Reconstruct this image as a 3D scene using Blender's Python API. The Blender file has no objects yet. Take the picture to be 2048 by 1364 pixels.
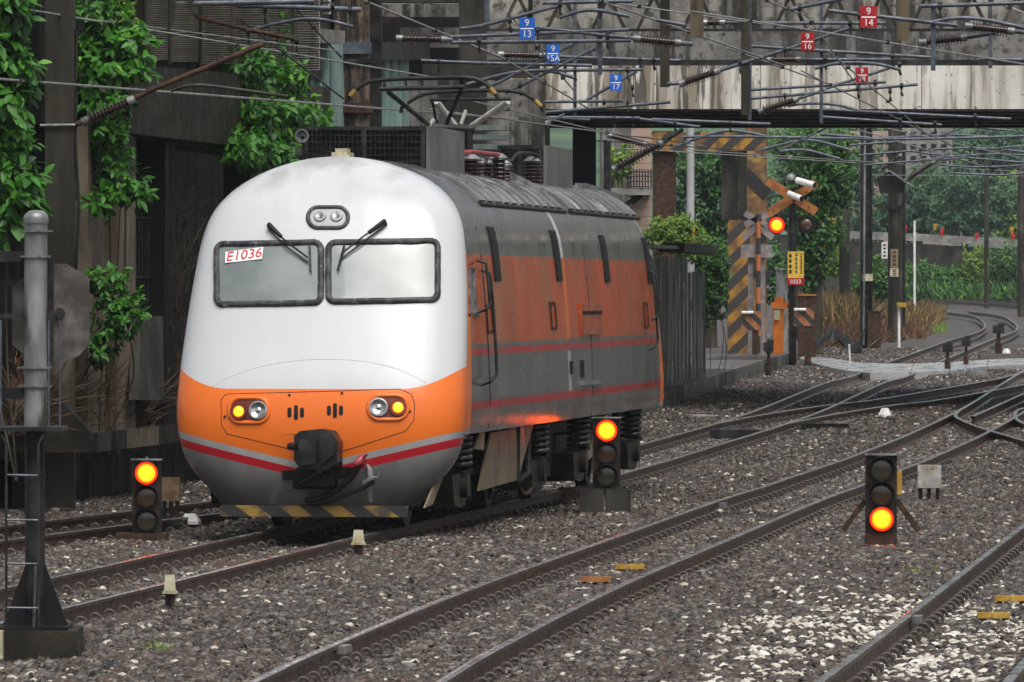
import bpy, math, random
import numpy as np
from mathutils import Vector, Matrix
rnd = random.Random(7)
scene = bpy.context.scene
col = scene.collection
# ------------------------------------------------------------------ camera, sky, sun, exposure
F, H, HY, CX = 14000.0, 2.35, 583.0, 1024.0        # focal length in photo pixels, eye height, horizon row, centre column
cam_d = bpy.data.cameras.new('camera')
cam = bpy.data.objects.new('camera', cam_d); col.objects.link(cam)
cam.location = (0, 0, H); cam.rotation_euler = (math.pi/2, 0, 0)
cam_d.sensor_width = 36.0; cam_d.lens = F/2048*36.0
cam_d.shift_y = -(682.0-HY)/2048.0
cam_d.clip_start = 1.0; cam_d.clip_end = 3000
scene.camera = cam
W = bpy.data.worlds.new('World'); scene.world = W; W.use_nodes = True
wn = W.node_tree; wn.nodes.clear()
sky = wn.nodes.new('ShaderNodeTexSky'); sky.sky_type = 'NISHITA'; sky.sun_disc = False
SUN_EL, SUN_AZ = math.radians(62), math.radians(160)     # overcast: soft light from behind the camera's right shoulder
sky.sun_elevation = SUN_EL; sky.sun_rotation = SUN_AZ
sky.air_density = 1.0; sky.dust_density = 6.0; sky.ozone_density = 1.0
hsv = wn.nodes.new('ShaderNodeHueSaturation'); hsv.inputs['Saturation'].default_value = 0.35
bg = wn.nodes.new('ShaderNodeBackground'); bg.inputs['Strength'].default_value = 0.12
wo = wn.nodes.new('ShaderNodeOutputWorld')
wn.links.new(sky.outputs[0], hsv.inputs['Color']); wn.links.new(hsv.outputs[0], bg.inputs['Color']); wn.links.new(bg.outputs[0], wo.inputs['Surface'])
sun_d = bpy.data.lights.new('sun', 'SUN'); sun_d.energy = 1.5; sun_d.angle = math.radians(45); sun_d.color = (1.0, .97, .93)
sun = bpy.data.objects.new('sun', sun_d); col.objects.link(sun)
sdir = Vector((math.sin(SUN_AZ)*math.cos(SUN_EL), math.cos(SUN_AZ)*math.cos(SUN_EL), math.sin(SUN_EL)))
sun.rotation_euler = sdir.to_track_quat('Z', 'Y').to_euler()
sun.location = (10, -10, 40)
vs = scene.view_settings
vs.view_transform = 'Standard'; vs.look = 'None'; vs.gamma = 1.0; vs.use_curve_mapping = False
vs.exposure = 0.36
scene.cycles.max_bounces = 6; scene.cycles.diffuse_bounces = 2; scene.cycles.glossy_bounces = 3
scene.cycles.transparent_max_bounces = 6; scene.cycles.volume_bounces = 0
scene.cycles.use_denoising = True
try: scene.cycles.denoiser = 'OPENIMAGEDENOISE'
except Exception: pass
scene.cycles.sample_clamp_indirect = 4.0

# ------------------------------------------------------------------ helpers
def lerp(a, b, t): return a+(b-a)*t
TZ = [(0, 0), (84, 0), (95, .07), (105, .17), (125, .42), (150, .72), (200, 1.0), (270, 1.2), (340, 1.94), (420, 2.6), (3000, 3.0)]
def zt(Y): return float(np.interp(Y, [a for a, b in TZ], [b for a, b in TZ]))   # rail-top level: the line climbs away
def P(px, py, Y): return Vector(((px-CX)*Y/F, Y, H-(py-HY)*Y/F))
def G(px, py, dz=0.0):                     # photo pixel -> the point of the (rising) track level it shows
    lo, hi = 30.0, 420.0
    f = lambda Y: HY+F*(H-zt(Y)-dz)/Y-py
    for _ in range(60):
        m = (lo+hi)/2
        if f(m) > 0: lo = m
        else: hi = m
    return Vector(((px-CX)*lo/F, lo, zt(lo)+dz))
def pxw(n, Y): return n*Y/F                # n photo pixels at distance Y, in metres
class MB:
    def __init__(s): s.v = []; s.f = []; s.mi = []; s.cur = 0
    def add(s, vs_, fs):
        b = len(s.v); s.v += [tuple(v) for v in vs_]; s.f += [tuple(b+i for i in f) for f in fs]; s.mi += [s.cur]*len(fs); return s
    def hexa(s, p):                        # 8 points: bottom loop 0-3, top loop 4-7
        return s.add(p, [(0,3,2,1), (4,5,6,7), (0,1,5,4), (1,2,6,5), (2,3,7,6), (3,0,4,7)])
    def box(s, x0, x1, y0, y1, z0, z1):
        return s.hexa([(x0,y0,z0), (x1,y0,z0), (x1,y1,z0), (x0,y1,z0), (x0,y0,z1), (x1,y0,z1), (x1,y1,z1), (x0,y1,z1)])
    def obox(s, c, sz, rz=0, ry=0, rx=0):
        M = Matrix.Rotation(rz, 3, 'Z') @ Matrix.Rotation(ry, 3, 'Y') @ Matrix.Rotation(rx, 3, 'X'); c = Vector(c)
        x, y, z = sz[0]/2, sz[1]/2, sz[2]/2
        return s.hexa([c+M@Vector(q) for q in [(-x,-y,-z), (x,-y,-z), (x,y,-z), (-x,y,-z), (-x,-y,z), (x,-y,z), (x,y,z), (-x,y,z)]])
    def bar(s, a, b, w, h, up=(0,0,1)):
        a = Vector(a); b = Vector(b); d = (b-a).normalized(); up = Vector(up)
        if abs(d.dot(up)) > .98: up = Vector((0,1,0))
        r = d.cross(up).normalized(); u = r.cross(d)
        q = [(-1,-1), (1,-1), (1,1), (-1,1)]
        return s.hexa([a+r*(i*w/2)+u*(j*h/2) for i, j in q]+[b+r*(i*w/2)+u*(j*h/2) for i, j in q])
    def tube(s, pts, r, n=8, cap=True):
        pts = [Vector(tuple(p)) for p in pts]; m = len(pts); rs = r if isinstance(r, (list, tuple)) else [r]*m
        rings = []; prev = None
        for i in range(m):
            d = (pts[min(i+1, m-1)]-pts[max(i-1, 0)]).normalized()
            up = prev if prev is not None else (Vector((0,0,1)) if abs(d.z) < .9 else Vector((1,0,0)))
            a = d.cross(up)
            if a.length < 1e-6: a = d.cross(Vector((0,1,0)))
            a.normalize(); b = a.cross(d).normalized(); prev = b
            rings.append([pts[i]+a*(rs[i]*math.cos(2*math.pi*k/n))+b*(rs[i]*math.sin(2*math.pi*k/n)) for k in range(n)])
        fs = [(i*n+k, i*n+(k+1) % n, (i+1)*n+(k+1) % n, (i+1)*n+k) for i in range(m-1) for k in range(n)]
        if cap: fs += [tuple(range(n-1, -1, -1)), tuple((m-1)*n+k for k in range(n))]
        return s.add([p for ring in rings for p in ring], fs)
    def lathe(s, o, axis, prof, n=16):     # prof: (distance along the axis, radius)
        o = Vector(o); ax = Vector(axis).normalized()
        return s.tube([o+ax*t for t, r in prof], [r for t, r in prof], n) if all(prof[i+1][0] > prof[i][0] for i in range(len(prof)-1)) else s._lathe(o, ax, prof, n)
    def _lathe(s, o, ax, prof, n, cap=True):
        o = Vector(o); ax = Vector(ax).normalized()
        up = Vector((0,0,1)) if abs(ax.z) < .9 else Vector((1,0,0))
        a = ax.cross(up).normalized(); b = a.cross(ax)
        vs_ = [o+ax*t+(a*math.cos(2*math.pi*k/n)+b*math.sin(2*math.pi*k/n))*r for t, r in prof for k in range(n)]
        m = len(prof)
        fs = [(i*n+k, i*n+(k+1) % n, (i+1)*n+(k+1) % n, (i+1)*n+k) for i in range(m-1) for k in range(n)]
        if cap: fs += [tuple(range(n-1, -1, -1)), tuple((m-1)*n+k for k in range(n))]
        return s.add(vs_, fs)
    def prism(s, poly, dvec):              # a planar polygon (3-D points) extruded by dvec
        poly = [Vector(p) for p in poly]; d = Vector(dvec); n = len(poly)
        return s.add(poly+[p+d for p in poly], [tuple(range(n-1, -1, -1)), tuple(range(n, 2*n))]+[(i, (i+1) % n, n+(i+1) % n, n+i) for i in range(n)])
    def sheet(s, rows, close=False):
        n = len(rows[0]); m = len(rows); k = n if close else n-1
        return s.add([p for r in rows for p in r], [(i*n+j, i*n+(j+1) % n, (i+1)*n+(j+1) % n, (i+1)*n+j) for i in range(m-1) for j in range(k)])
    def mesh(s, name, mats, org=(0,0,0), smooth=0):
        me = bpy.data.meshes.new(name); o = Vector(org)
        me.from_pydata([tuple(Vector(v)-o) for v in s.v], [], s.f)
        for m in (mats if isinstance(mats, (list, tuple)) else [mats]): me.materials.append(m)
        if max(s.mi, default=0) > 0: me.polygons.foreach_set('material_index', s.mi)
        if smooth:
            me.polygons.foreach_set('use_smooth', [True]*len(me.polygons)); me.set_sharp_from_angle(angle=math.radians(smooth))
        me.update(); return me
    def build(s, name, mats, parent=None, smooth=0, org=None):
        if org is None:
            if parent is not None: org = parent.get('_o', (0,0,0))
            else:
                a = np.array(s.v); org = ((a[:,0].min()+a[:,0].max())/2, (a[:,1].min()+a[:,1].max())/2, a[:,2].min())
        ob = bpy.data.objects.new(name, s.mesh(name, mats, org, smooth)); col.objects.link(ob)
        if parent is not None: ob.parent = parent
        else: ob.location = org
        ob['_o'] = [float(c) for c in org]
        return ob
def tag(o, label, cat, group=None, kind=None):
    o['label'] = label; o['category'] = cat
    if group: o['group'] = group
    if kind: o['kind'] = kind
    return o
def struct(o): o['kind'] = 'structure'; return o
def thing(name, loc, label, cat, group=None, rz=0.0):
    o = bpy.data.objects.new(name, None); col.objects.link(o); o.empty_display_size = .2
    o.location = loc; o.rotation_euler = (0, 0, rz); o['_o'] = [float(c) for c in loc] if rz == 0 else [0., 0., 0.]
    return tag(o, label, cat, group)
def inst(name, me, parent, M):             # a part that shares mesh data
    o = bpy.data.objects.new(name, me); col.objects.link(o); o.parent = parent; o.matrix_local = M; return o
def catmull(pts, step):
    pts = [Vector(p) for p in pts]; q = [pts[0]*2-pts[1]]+pts+[pts[-1]*2-pts[-2]]; out = []
    for i in range(1, len(q)-2):
        n = max(1, int((q[i+1]-q[i]).length/step))
        for k in range(n):
            t = k/n; a, b, c, d = q[i-1], q[i], q[i+1], q[i+2]
            out.append(.5*((2*b)+(c-a)*t+(2*a-5*b+4*c-d)*t*t+(3*b-a-3*c+d)*t**3))
    out.append(pts[-1]); return out
def arc2(pts, n=12):                       # smooth line through pixel/world points
    return catmull(pts, max(1e-3, sum((Vector(pts[i+1])-Vector(pts[i])).length for i in range(len(pts)-1))/n))

# ------------------------------------------------------------------ materials
class E:                                   # a node socket (or number) with arithmetic, for procedural patterns
    def __init__(s, nt, k): s.nt = nt; s.k = k
    def _m(s, op, *o):
        n = s.nt.nodes.new('ShaderNodeMath'); n.operation = op
        for i, x in enumerate((s,)+o):
            x = x.k if isinstance(x, E) else x
            if isinstance(x, (int, float)): n.inputs[i].default_value = x
            else: s.nt.links.new(x, n.inputs[i])
        return E(s.nt, n.outputs[0])
    def __add__(s, o): return s._m('ADD', o)
    def __sub__(s, o): return s._m('SUBTRACT', o)
    def __mul__(s, o): return s._m('MULTIPLY', o)
    __radd__ = __add__; __rmul__ = __mul__
    def __rsub__(s, o): return (s*-1.0)+o
    def __gt__(s, o): return s._m('GREATER_THAN', o)
    def __lt__(s, o): return s._m('LESS_THAN', o)
    def abs(s): return s._m('ABSOLUTE')
    def max(s, o): return s._m('MAXIMUM', o)
    def min(s, o): return s._m('MINIMUM', o)
    def pow(s, o): return s._m('POWER', o)
    def sin(s): return s._m('SINE')
    def mod(s, o): return s._m('FLOORED_MODULO', o)
    def band(s, a, b): return (s > a)*(s < b)
    def ramp(s, a, b, c=0.0, d=1.0):
        n = s.nt.nodes.new('ShaderNodeMapRange'); n.interpolation_type = 'SMOOTHSTEP'
        s.nt.links.new(s.k, n.inputs[0])
        for i, x in enumerate((a, b, c, d)): n.inputs[i+1].default_value = x
        return E(s.nt, n.outputs[0])
class Mat:
    def __init__(s, name, rough=.5, metal=0.0, coat=0.0, spec=.5):
        s.m = bpy.data.materials.new(name); s.m.use_nodes = True; s.nt = s.m.node_tree; s.b = s.nt.nodes['Principled BSDF']
        s.b.inputs['Roughness'].default_value = rough; s.b.inputs['Metallic'].default_value = metal
        s.b.inputs['Coat Weight'].default_value = coat; s.b.inputs['Coat Roughness'].default_value = .08
        s.b.inputs['Specular IOR Level'].default_value = spec
        s._c = None
    def coord(s, kind='Object'):
        if s._c is None: s._c = s.nt.nodes.new('ShaderNodeTexCoord')
        return s._c.outputs[kind]
    def xyz(s, kind='Object'):
        n = s.nt.nodes.new('ShaderNodeSeparateXYZ'); s.nt.links.new(s.coord(kind), n.inputs[0]); return [E(s.nt, o) for o in n.outputs]
    def noise(s, scale=5, detail=4, stretch=(1,1,1), rough=.55, kind='Object', off=0):
        mp = s.nt.nodes.new('ShaderNodeMapping'); mp.inputs['Scale'].default_value = stretch; mp.inputs['Location'].default_value = (off, off*.7, off*.3)
        s.nt.links.new(s.coord(kind), mp.inputs[0])
        n = s.nt.nodes.new('ShaderNodeTexNoise'); n.inputs['Scale'].default_value = scale; n.inputs['Detail'].default_value = detail; n.inputs['Roughness'].default_value = rough
        s.nt.links.new(mp.outputs[0], n.inputs['Vector']); return E(s.nt, n.outputs['Fac'])
    def mix(s, f, a, b):
        n = s.nt.nodes.new('ShaderNodeMix'); n.data_type = 'RGBA'; n.clamp_factor = True
        for sock, x in ((n.inputs[0], f), (n.inputs[6], a), (n.inputs[7], b)):
            x = x.k if isinstance(x, E) else x
            if isinstance(x, (int, float)): sock.default_value = x
            elif isinstance(x, tuple): sock.default_value = (x+(1.0,))[:4]
            else: s.nt.links.new(x, sock)
        return n.outputs[2]
    def color(s, x):
        if isinstance(x, tuple): s.b.inputs['Base Color'].default_value = (x+(1.0,))[:4]
        else: s.nt.links.new(x, s.b.inputs['Base Color'])
        return s
    def rough(s, e): s.nt.links.new(e.k, s.b.inputs['Roughness']); return s
    def bump(s, e, strength=.3, dist=.01):
        n = s.nt.nodes.new('ShaderNodeBump'); n.inputs['Strength'].default_value = strength; n.inputs['Distance'].default_value = dist
        s.nt.links.new(e.k, n.inputs['Height']); s.nt.links.new(n.outputs[0], s.b.inputs['Normal']); return s
    def emit(s, c, st): s.b.inputs['Emission Color'].default_value = (c+(1.0,))[:4]; s.b.inputs['Emission Strength'].default_value = st; return s
def worn(name, c1, c2, scale=6, rough=.5, metal=0.0, lo=.38, hi=.68, stretch=(1,1,1), bump=0.0, c3=None, s3=25, coat=0.0, bscale=40, spec=None):
    m = Mat(name, rough, metal, coat, spec if spec is not None else (.2 if max(c2) < .11 else .4))
    k = m.mix(m.noise(scale, 5, stretch).ramp(lo, hi), c1, c2)
    if c3: k = m.mix(m.noise(s3, 3, stretch, off=5).ramp(.55, .72), k, c3)
    m.color(k)
    m.rough(m.noise(scale*1.7, 3, stretch, off=9).ramp(.3, .7, max(.05, rough-.15), min(1, rough+.15)))
    if bump: m.bump(m.noise(bscale, 4), bump, .01)
    return m.m
def mouldy(name, pale, mid, dark, amount=.5, rough=.5, scale=1.0):    # weathered concrete: blotches, black mould and long drip stains
    m = Mat(name, rough, 0, 0, .3)
    k = m.mix(m.noise(1.3*scale, 5, rough=.65).ramp(.38, .64), mid, pale)
    drip = m.noise(4.5*scale, 4, (1, 1, .07), off=3); where = m.noise(.7*scale, 3, (1, 1, .4), off=8)
    k = m.mix(drip.ramp(.50-.06*amount, .62-.06*amount)*where.ramp(.40, .56), k, dark)
    k = m.mix(m.noise(6*scale, 6, rough=.7, off=5).ramp(.60-.10*amount, .72-.10*amount)*.85, k, tuple(x*1.3 for x in dark))
    k = m.mix(m.noise(22*scale, 3, off=11).ramp(.62, .72)*.5, k, tuple(min(1, x*1.25) for x in pale))
    m.color(k); m.bump(m.noise(25, 4), .35, .015); return m.m
def flat(name, c, rough=.5, metal=0.0, coat=0.0, var=.25, scale=12):
    return worn(name, tuple(x*(1-var) for x in c), tuple(min(1, x*(1+var)) for x in c), scale, rough, metal, coat=coat)
def glow(name, c, st):
    m = Mat(name, .3); m.color(tuple(x*.3 for x in c)); m.emit(c, st); return m.m
M = {}
M['concrete'] = worn('concrete', (.17,.165,.15), (.30,.29,.265), 2.5, .55, bump=.3, c3=(.06,.06,.05), s3=7)
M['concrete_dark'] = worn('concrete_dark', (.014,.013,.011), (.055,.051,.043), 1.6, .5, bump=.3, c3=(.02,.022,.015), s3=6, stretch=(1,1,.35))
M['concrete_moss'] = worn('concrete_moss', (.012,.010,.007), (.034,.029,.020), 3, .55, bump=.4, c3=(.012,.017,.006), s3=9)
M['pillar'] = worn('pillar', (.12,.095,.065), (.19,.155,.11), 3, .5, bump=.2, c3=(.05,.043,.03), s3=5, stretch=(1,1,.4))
M['void'] = worn('shaded_concrete', (.005,.005,.005), (.017,.016,.014), 1.8, .6, bump=.3, stretch=(1,1,.35))  # shade under the building put into a near-black base colour
M['pole'] = worn('pole', (.022,.020,.015), (.062,.056,.042), 2.0, .45, c3=(.115,.105,.082), s3=3, stretch=(1,1,.25), bump=.15)
M['steel'] = worn('steel', (.060,.072,.090), (.115,.132,.160), 8, .42, .2, c3=(.045,.04,.04), s3=20)
M['steel_dark'] = worn('steel_dark', (.018,.018,.02), (.05,.048,.047), 5, .4, .3)
M['galv'] = worn('galv', (.15,.158,.155), (.33,.34,.335), 5, .4, .4, c3=(.065,.065,.05), s3=7, stretch=(1,1,.3))
M['rust'] = worn('rust', (.032,.018,.012), (.080,.042,.026), 9, .6, bump=.3)
M['rust_orange'] = worn('rust_orange', (.22,.075,.022), (.38,.15,.04), 5, .6, bump=.3, c3=(.06,.03,.02), s3=8)
M['rail_side'] = worn('rail_side', (.045,.026,.019), (.085,.052,.038), 7, .4, .1, bump=.2, spec=.4)
M['rail_top'] = worn('rail_top', (.26,.265,.27), (.42,.42,.41), 3, .24, .8)
M['black'] = flat('black', (.012,.012,.013), .45)
M['rubber'] = worn('rubber', (.030,.030,.033), (.085,.083,.085), 9, .55, c3=(.16,.15,.15), s3=14)
M['wire'] = flat('wire', (.30,.30,.29), .4, .3)
M['wire_dark'] = flat('wire_dark', (.03,.03,.03), .45, .3)
M['insul'] = worn('insul', (.024,.011,.010), (.050,.024,.020), 10, .18, coat=.4)
M['white_paint'] = worn('white_paint', (.62,.62,.60), (.80,.80,.78), 5, .4, c3=(.45,.43,.38), s3=9)
M['cream'] = worn('cream', (.36,.33,.21), (.55,.52,.38), 8, .45, c3=(.22,.16,.08), s3=12)
M['tan'] = worn('tan', (.17,.13,.08), (.25,.20,.135), 4, .45, stretch=(1,.3,.3), c3=(.09,.07,.045), s3=6)
M['post_brown'] = worn('post_brown', (.075,.055,.032), (.15,.115,.07), 3, .45, stretch=(1,1,.25), c3=(.04,.03,.02), s3=6)
M['brown_box'] = worn('brown_box', (.12,.075,.035), (.24,.17,.10), 8, .5)
M['yellow'] = worn('yellow', (.30,.17,.02), (.48,.29,.04), 7, .5, c3=(.12,.08,.03), s3=10)
M['stripe_black'] = flat('stripe_black', (.03,.03,.033), .5)
M['red'] = flat('red', (.45,.02,.02), .4)
M['blue_sign'] = flat('blue_sign', (.015,.12,.55), .35, var=.1)
M['red_sign'] = flat('red_sign', (.36,.012,.022), .35, var=.12)
M['letter_white'] = flat('letter_white', (.8,.8,.8), .4, var=.05)
M['letter_red'] = flat('letter_red', (.55,.04,.05), .4, var=.05)
M['teal'] = worn('teal', (.20,.31,.29), (.30,.42,.39), 2, .4, stretch=(1,1,.2))
M['asphalt'] = worn('asphalt', (.05,.05,.052), (.09,.09,.092), 3, .35, bump=.3)
M['deck'] = worn('deck', (.32,.325,.33), (.46,.465,.47), 2, .22, c3=(.18,.18,.18), s3=5)
M['twig'] = worn('twig', (.055,.036,.022), (.14,.095,.06), 3, .6)
M['bark'] = worn('bark', (.035,.028,.02), (.09,.07,.05), 5, .6, stretch=(1,1,.3), bump=.5)
M['orange_paint'] = worn('orange_paint', (.50,.13,.02), (.66,.20,.035), 4, .35)
def leafmat(name, dark, mid, light, rough=.42):
    m = Mat(name, rough, spec=.35)
    a = m.nt.nodes.new('ShaderNodeAttribute'); a.attribute_name = 'tint'
    oi = m.nt.nodes.new('ShaderNodeObjectInfo')
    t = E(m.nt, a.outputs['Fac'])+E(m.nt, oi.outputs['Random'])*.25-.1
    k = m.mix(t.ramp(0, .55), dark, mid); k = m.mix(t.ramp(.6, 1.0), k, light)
    m.color(k); m.b.inputs['Subsurface Weight'].default_value = 0
    tr = m.nt.nodes.new('ShaderNodeBsdfTranslucent'); m.nt.links.new(k, tr.inputs['Color'])
    mx = m.nt.nodes.new('ShaderNodeMixShader'); mx.inputs[0].default_value = .25
    out = m.nt.nodes['Material Output']
    m.nt.links.new(m.b.outputs[0], mx.inputs[1]); m.nt.links.new(tr.outputs[0], mx.inputs[2]); m.nt.links.new(mx.outputs[0], out.inputs['Surface'])
    return m.m
M['leaf_vine'] = leafmat('leaf_vine', (.014,.055,.010), (.05,.19,.018), (.15,.38,.03))
M['leaf_bush'] = leafmat('leaf_bush', (.014,.05,.014), (.045,.135,.028), (.11,.25,.04))
M['leaf_far'] = leafmat('leaf_far', (.022,.07,.04), (.05,.13,.06), (.11,.22,.075), .5)  # bluish greens: distance haze put into the leaf colour
M['leaf_dry'] = leafmat('leaf_dry', (.12,.08,.03), (.30,.215,.09), (.46,.33,.15), .6)
M['leaf_red'] = leafmat('leaf_red', (.08,.045,.03), (.17,.085,.05), (.26,.15,.08), .6)
M['leaf_light'] = leafmat('leaf_light', (.07,.14,.02), (.15,.26,.04), (.26,.38,.06), .45)
# ------------------------------------------------------------------ ground, ballast and tracks
GA = 1.067+.065
def rail_path(ctrl, step=.5):
    return catmull([Vector(p) for p in ctrl], step)
def offset(path, d):
    out = []
    for i, p in enumerate(path):
        t = path[min(i+1, len(path)-1)]-path[max(i-1, 0)]; t.z = 0; t.normalize()
        out.append(p+Vector((t.y, -t.x, 0))*d)
    return out
def ext(p, q, y):                          # extrapolate the line p->q to distance y
    t = (y-p.y)/(q.y-p.y); r = p+(q-p)*t; r.z = zt(y); return r
tr = {}
a, b = G(0,1175), G(527,1062)
TH = math.atan2(2880-CX, F)                # heading of the locomotive
tr['T1'] = [ext(a, b, 40), a, b, Vector((b.x+math.tan(TH)*12, b.y+12, 0)), G(1286,887), G(1423,849), G(1524,815.6), G(1650,765.5), G(1727,742), G(1879,687), G(1959,662), G(1969,647), G(1949,632), G(1884,622)]
tr['T1b'] = [G(1429,847), G(1523.7,829), G(1650,810), G(1764,796.7), G(1983.7,759), G(2046,744), ext(G(1983.7,759), G(2046,744), 175)]
a, b = G(500,1364), G(657.6,1291.6)
tr['T2'] = [ext(a, b, 34), a, b, G(960,1168.6), G(1259,1063), G(1444.6,997.6), G(1560,961), G(1798,876), G(1928.8,814), G(2012,762), ext(G(1928.8,814), G(2012,762), 190)]
a, b, c = G(1634,1364), G(1819,1226), G(2048.7,1048.7)
tr['T3'] = [ext(a, b, 34), a, b, c, ext(b, c, 110)]
a, b = G(0,1051), G(431,1000)
tr['T0'] = [ext(a, b, 60), a, b, Vector((-2.0, 85.5, 0.0)), Vector((-.15, 95, zt(95)))]
tr['T4'] = [G(2300,640), G(2130,621), G(2048,612), G(1849,598.6), G(1780,596)]
paths = {k: rail_path(v) for k, v in tr.items()}
def respace(path, d):
    out = [path[0]]; acc = 0.0
    for i in range(1, len(path)):
        seg = (path[i]-path[i-1]); L = seg.length
        while acc+L >= d:
            t = (d-acc)/L; p = path[i-1].lerp(path[i], t) if acc == 0 or True else None
            out.append(p); seg = path[i]-p; L = seg.length; path = path[:i-1]+[p]+path[i:]; acc = 0.0
        acc += L
    return out
for k in paths: 
    paths[k] = respace(paths[k], .6)
    for p in paths[k]: p.z = zt(p.y)
centers = {k: offset(v, GA/2) for k, v in paths.items()}
allc = np.array([(p.x, p.y) for k in ('T0', 'T1', 'T1b', 'T2', 'T3') for p in centers[k] if p.y < 185])
def gheight(x, y):                         # ballast level: low between the rails, heaped outside them
    d = np.sqrt(((allc-np.array([x, y]))**2).sum(1)).min()
    t = min(1, max(0, (d-.62)/.35)); t = t*t*(3-2*t)
    n = .018*math.sin(x*2.1+y*.7)+.015*math.sin(x*1.1-y*.53+1)
    return zt(y)-.168+.075*t+n*t
gb = MB()
xs = [-160, -60, -25, -14] + [ -10+i*1.5 for i in range(28)] + [36, 60, 110, 200]
ys = [-20, 15, 36]+[36+4*i for i in range(1, 60)]+[300, 340, 380, 430, 600, 900]
rows = []
for y in ys: rows.append([(x, y, zt(y)-.26 if y < 430 else zt(y)+.5) for x in xs])
gb.sheet(rows)
m = Mat('earth', .7); m.color(m.mix(m.noise(.8, 5).ramp(.35, .7), (.03,.027,.024), (.11,.10,.09))); m.bump(m.noise(9, 4), .8, .08)
struct(gb.build('ground', m.m, org=(0,0,0)))
# ballast bed: its surface and, on it, the stones
m = Mat('shaded_fines', .6)
m.color(m.mix(m.noise(30, 4).ramp(.35, .65), (.010,.009,.008), (.035,.031,.028))); m.bump(m.noise(28, 3), 1.0, .04)  # bed near black: shade between the stones put into its colour
bb = MB(); dens = []
def left_edge(y): return max(-0.088*y-2.5, -5.3+(y-80)*.13 if y > 78 else -99) if y < 104 else max(-2.2+(y-104)*.13, -.02*y)
def right_edge(y): return .0785*y+4.0
Y = 39.5; rows = []; drow = []
while Y < 186:
    x0, x1 = left_edge(Y), right_edge(Y); n = 72
    row = []
    for i in range(n+1):
        x = lerp(x0, x1, i/n); row.append((x, Y, gheight(x, Y)))
    rows.append(row); drow.append(np.interp(Y, [40, 60, 80, 110, 185], [290, 270, 170, 100, 60])); Y += .3+.004*Y
bb.sheet(rows); n1 = 73
ballast = bb.build('ballast_bed', m.m, org=(0,0,0), smooth=60)
tag(ballast, 'wet grey brown stone ballast heaped between and around the rails', 'ballast', kind='stuff')
at = ballast.data.attributes.new('dens', 'FLOAT', 'POINT'); at.data.foreach_set('value', np.repeat(np.array(drow), n1))
# stone material: colour per stone, pale pebbles in drifts near the third track
m = Mat('ballast_stone', .38, spec=.3)
oi = m.nt.nodes.new('ShaderNodeObjectInfo'); r = E(m.nt, oi.outputs['Random'])
sp = m.nt.nodes.new('ShaderNodeSeparateXYZ'); m.nt.links.new(oi.outputs['Location'], sp.inputs[0])
lx, ly, lz = [E(m.nt, o) for o in sp.outputs]
wn2 = m.nt.nodes.new('ShaderNodeTexNoise'); wn2.inputs['Scale'].default_value = .8; m.nt.links.new(oi.outputs['Location'], wn2.inputs['Vector'])
drift = E(m.nt, wn2.outputs['Fac']).ramp(.35, .65)
zone = (lx-ly*.055+1.55).ramp(0, .9)*(62.0-ly).ramp(0, 12)
pale = (drift*zone*.55+.025)
r2 = (r*17.31).mod(1.0); r3 = (r*71.7).mod(1.0)
k = m.mix(r2.pow(1.6), (.015,.013,.0115), (.135,.117,.101))
k = m.mix((r3 > .72)*.8, k, (.078,.050,.032))
k = m.mix((r3 < .10)*.8, k, (.21,.185,.15))
rustn = m.nt.nodes.new('ShaderNodeTexNoise'); rustn.inputs['Scale'].default_value = .35; m.nt.links.new(oi.outputs['Location'], rustn.inputs['Vector'])
k = m.mix(E(m.nt, rustn.outputs['Fac']).ramp(.48, .7)*.5, k, (.062,.037,.026))
k = m.mix((r < pale), k, m.mix(r2, (.45,.40,.31), (.74,.71,.64)))
nn = m.noise(60, 3, kind='Generated'); k = m.mix(nn.ramp(.3, .7)*.35, k, (.02,.018,.016))
m.color(k)
stone_mat = m.m
scol = bpy.data.collections.new('ballast_stone_shapes')
for i in range(7):
    g = np.random.default_rng(i+3)
    import bmesh
    bm = bmesh.new(); bmesh.ops.create_icosphere(bm, subdivisions=1 if i < 4 else 2, radius=1)
    pl = [Vector(g.normal(size=3)).normalized() for _ in range(7)]; dd = g.uniform(.55, .85, 7)
    for v in bm.verts:
        v.co *= 1+g.uniform(-.10, .10)
        for p_, d_ in zip(pl, dd):
            e = v.co.dot(p_)-d_
            if e > 0: v.co -= p_*e
        v.co = Vector((v.co.x*1.15, v.co.y*.85, v.co.z*(.5+.08*i if i < 5 else .7)))
    me = bpy.data.meshes.new('stone'); bm.to_mesh(me); bm.free(); me.materials.append(stone_mat)
    if i >= 4: me.polygons.foreach_set('use_smooth', [True]*len(me.polygons))
    scol.objects.link(bpy.data.objects.new('stone', me))
ng = bpy.data.node_groups.new('scatter_stones', 'GeometryNodeTree')
ng.interface.new_socket('Geometry', in_out='INPUT', socket_type='NodeSocketGeometry'); ng.interface.new_socket('Geometry', in_out='OUTPUT', socket_type='NodeSocketGeometry')
N = ng.nodes.new; L = ng.links.new
gi, go = N('NodeGroupInput'), N('NodeGroupOutput')
dp = N('GeometryNodeDistributePointsOnFaces'); na = N('GeometryNodeInputNamedAttribute'); na.data_type = 'FLOAT'; na.inputs['Name'].default_value = 'dens'
L(gi.outputs[0], dp.inputs['Mesh']); L(na.outputs[0], dp.inputs['Density'])
ip = N('GeometryNodeInstanceOnPoints'); ci = N('GeometryNodeCollectionInfo'); ci.inputs['Collection'].default_value = scol
ci.inputs['Separate Children'].default_value = True; ci.inputs['Reset Children'].default_value = True
ip.inputs['Pick Instance'].default_value = True
L(dp.outputs['Points'], ip.inputs['Points']); L(ci.outputs[0], ip.inputs['Instance'])
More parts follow.
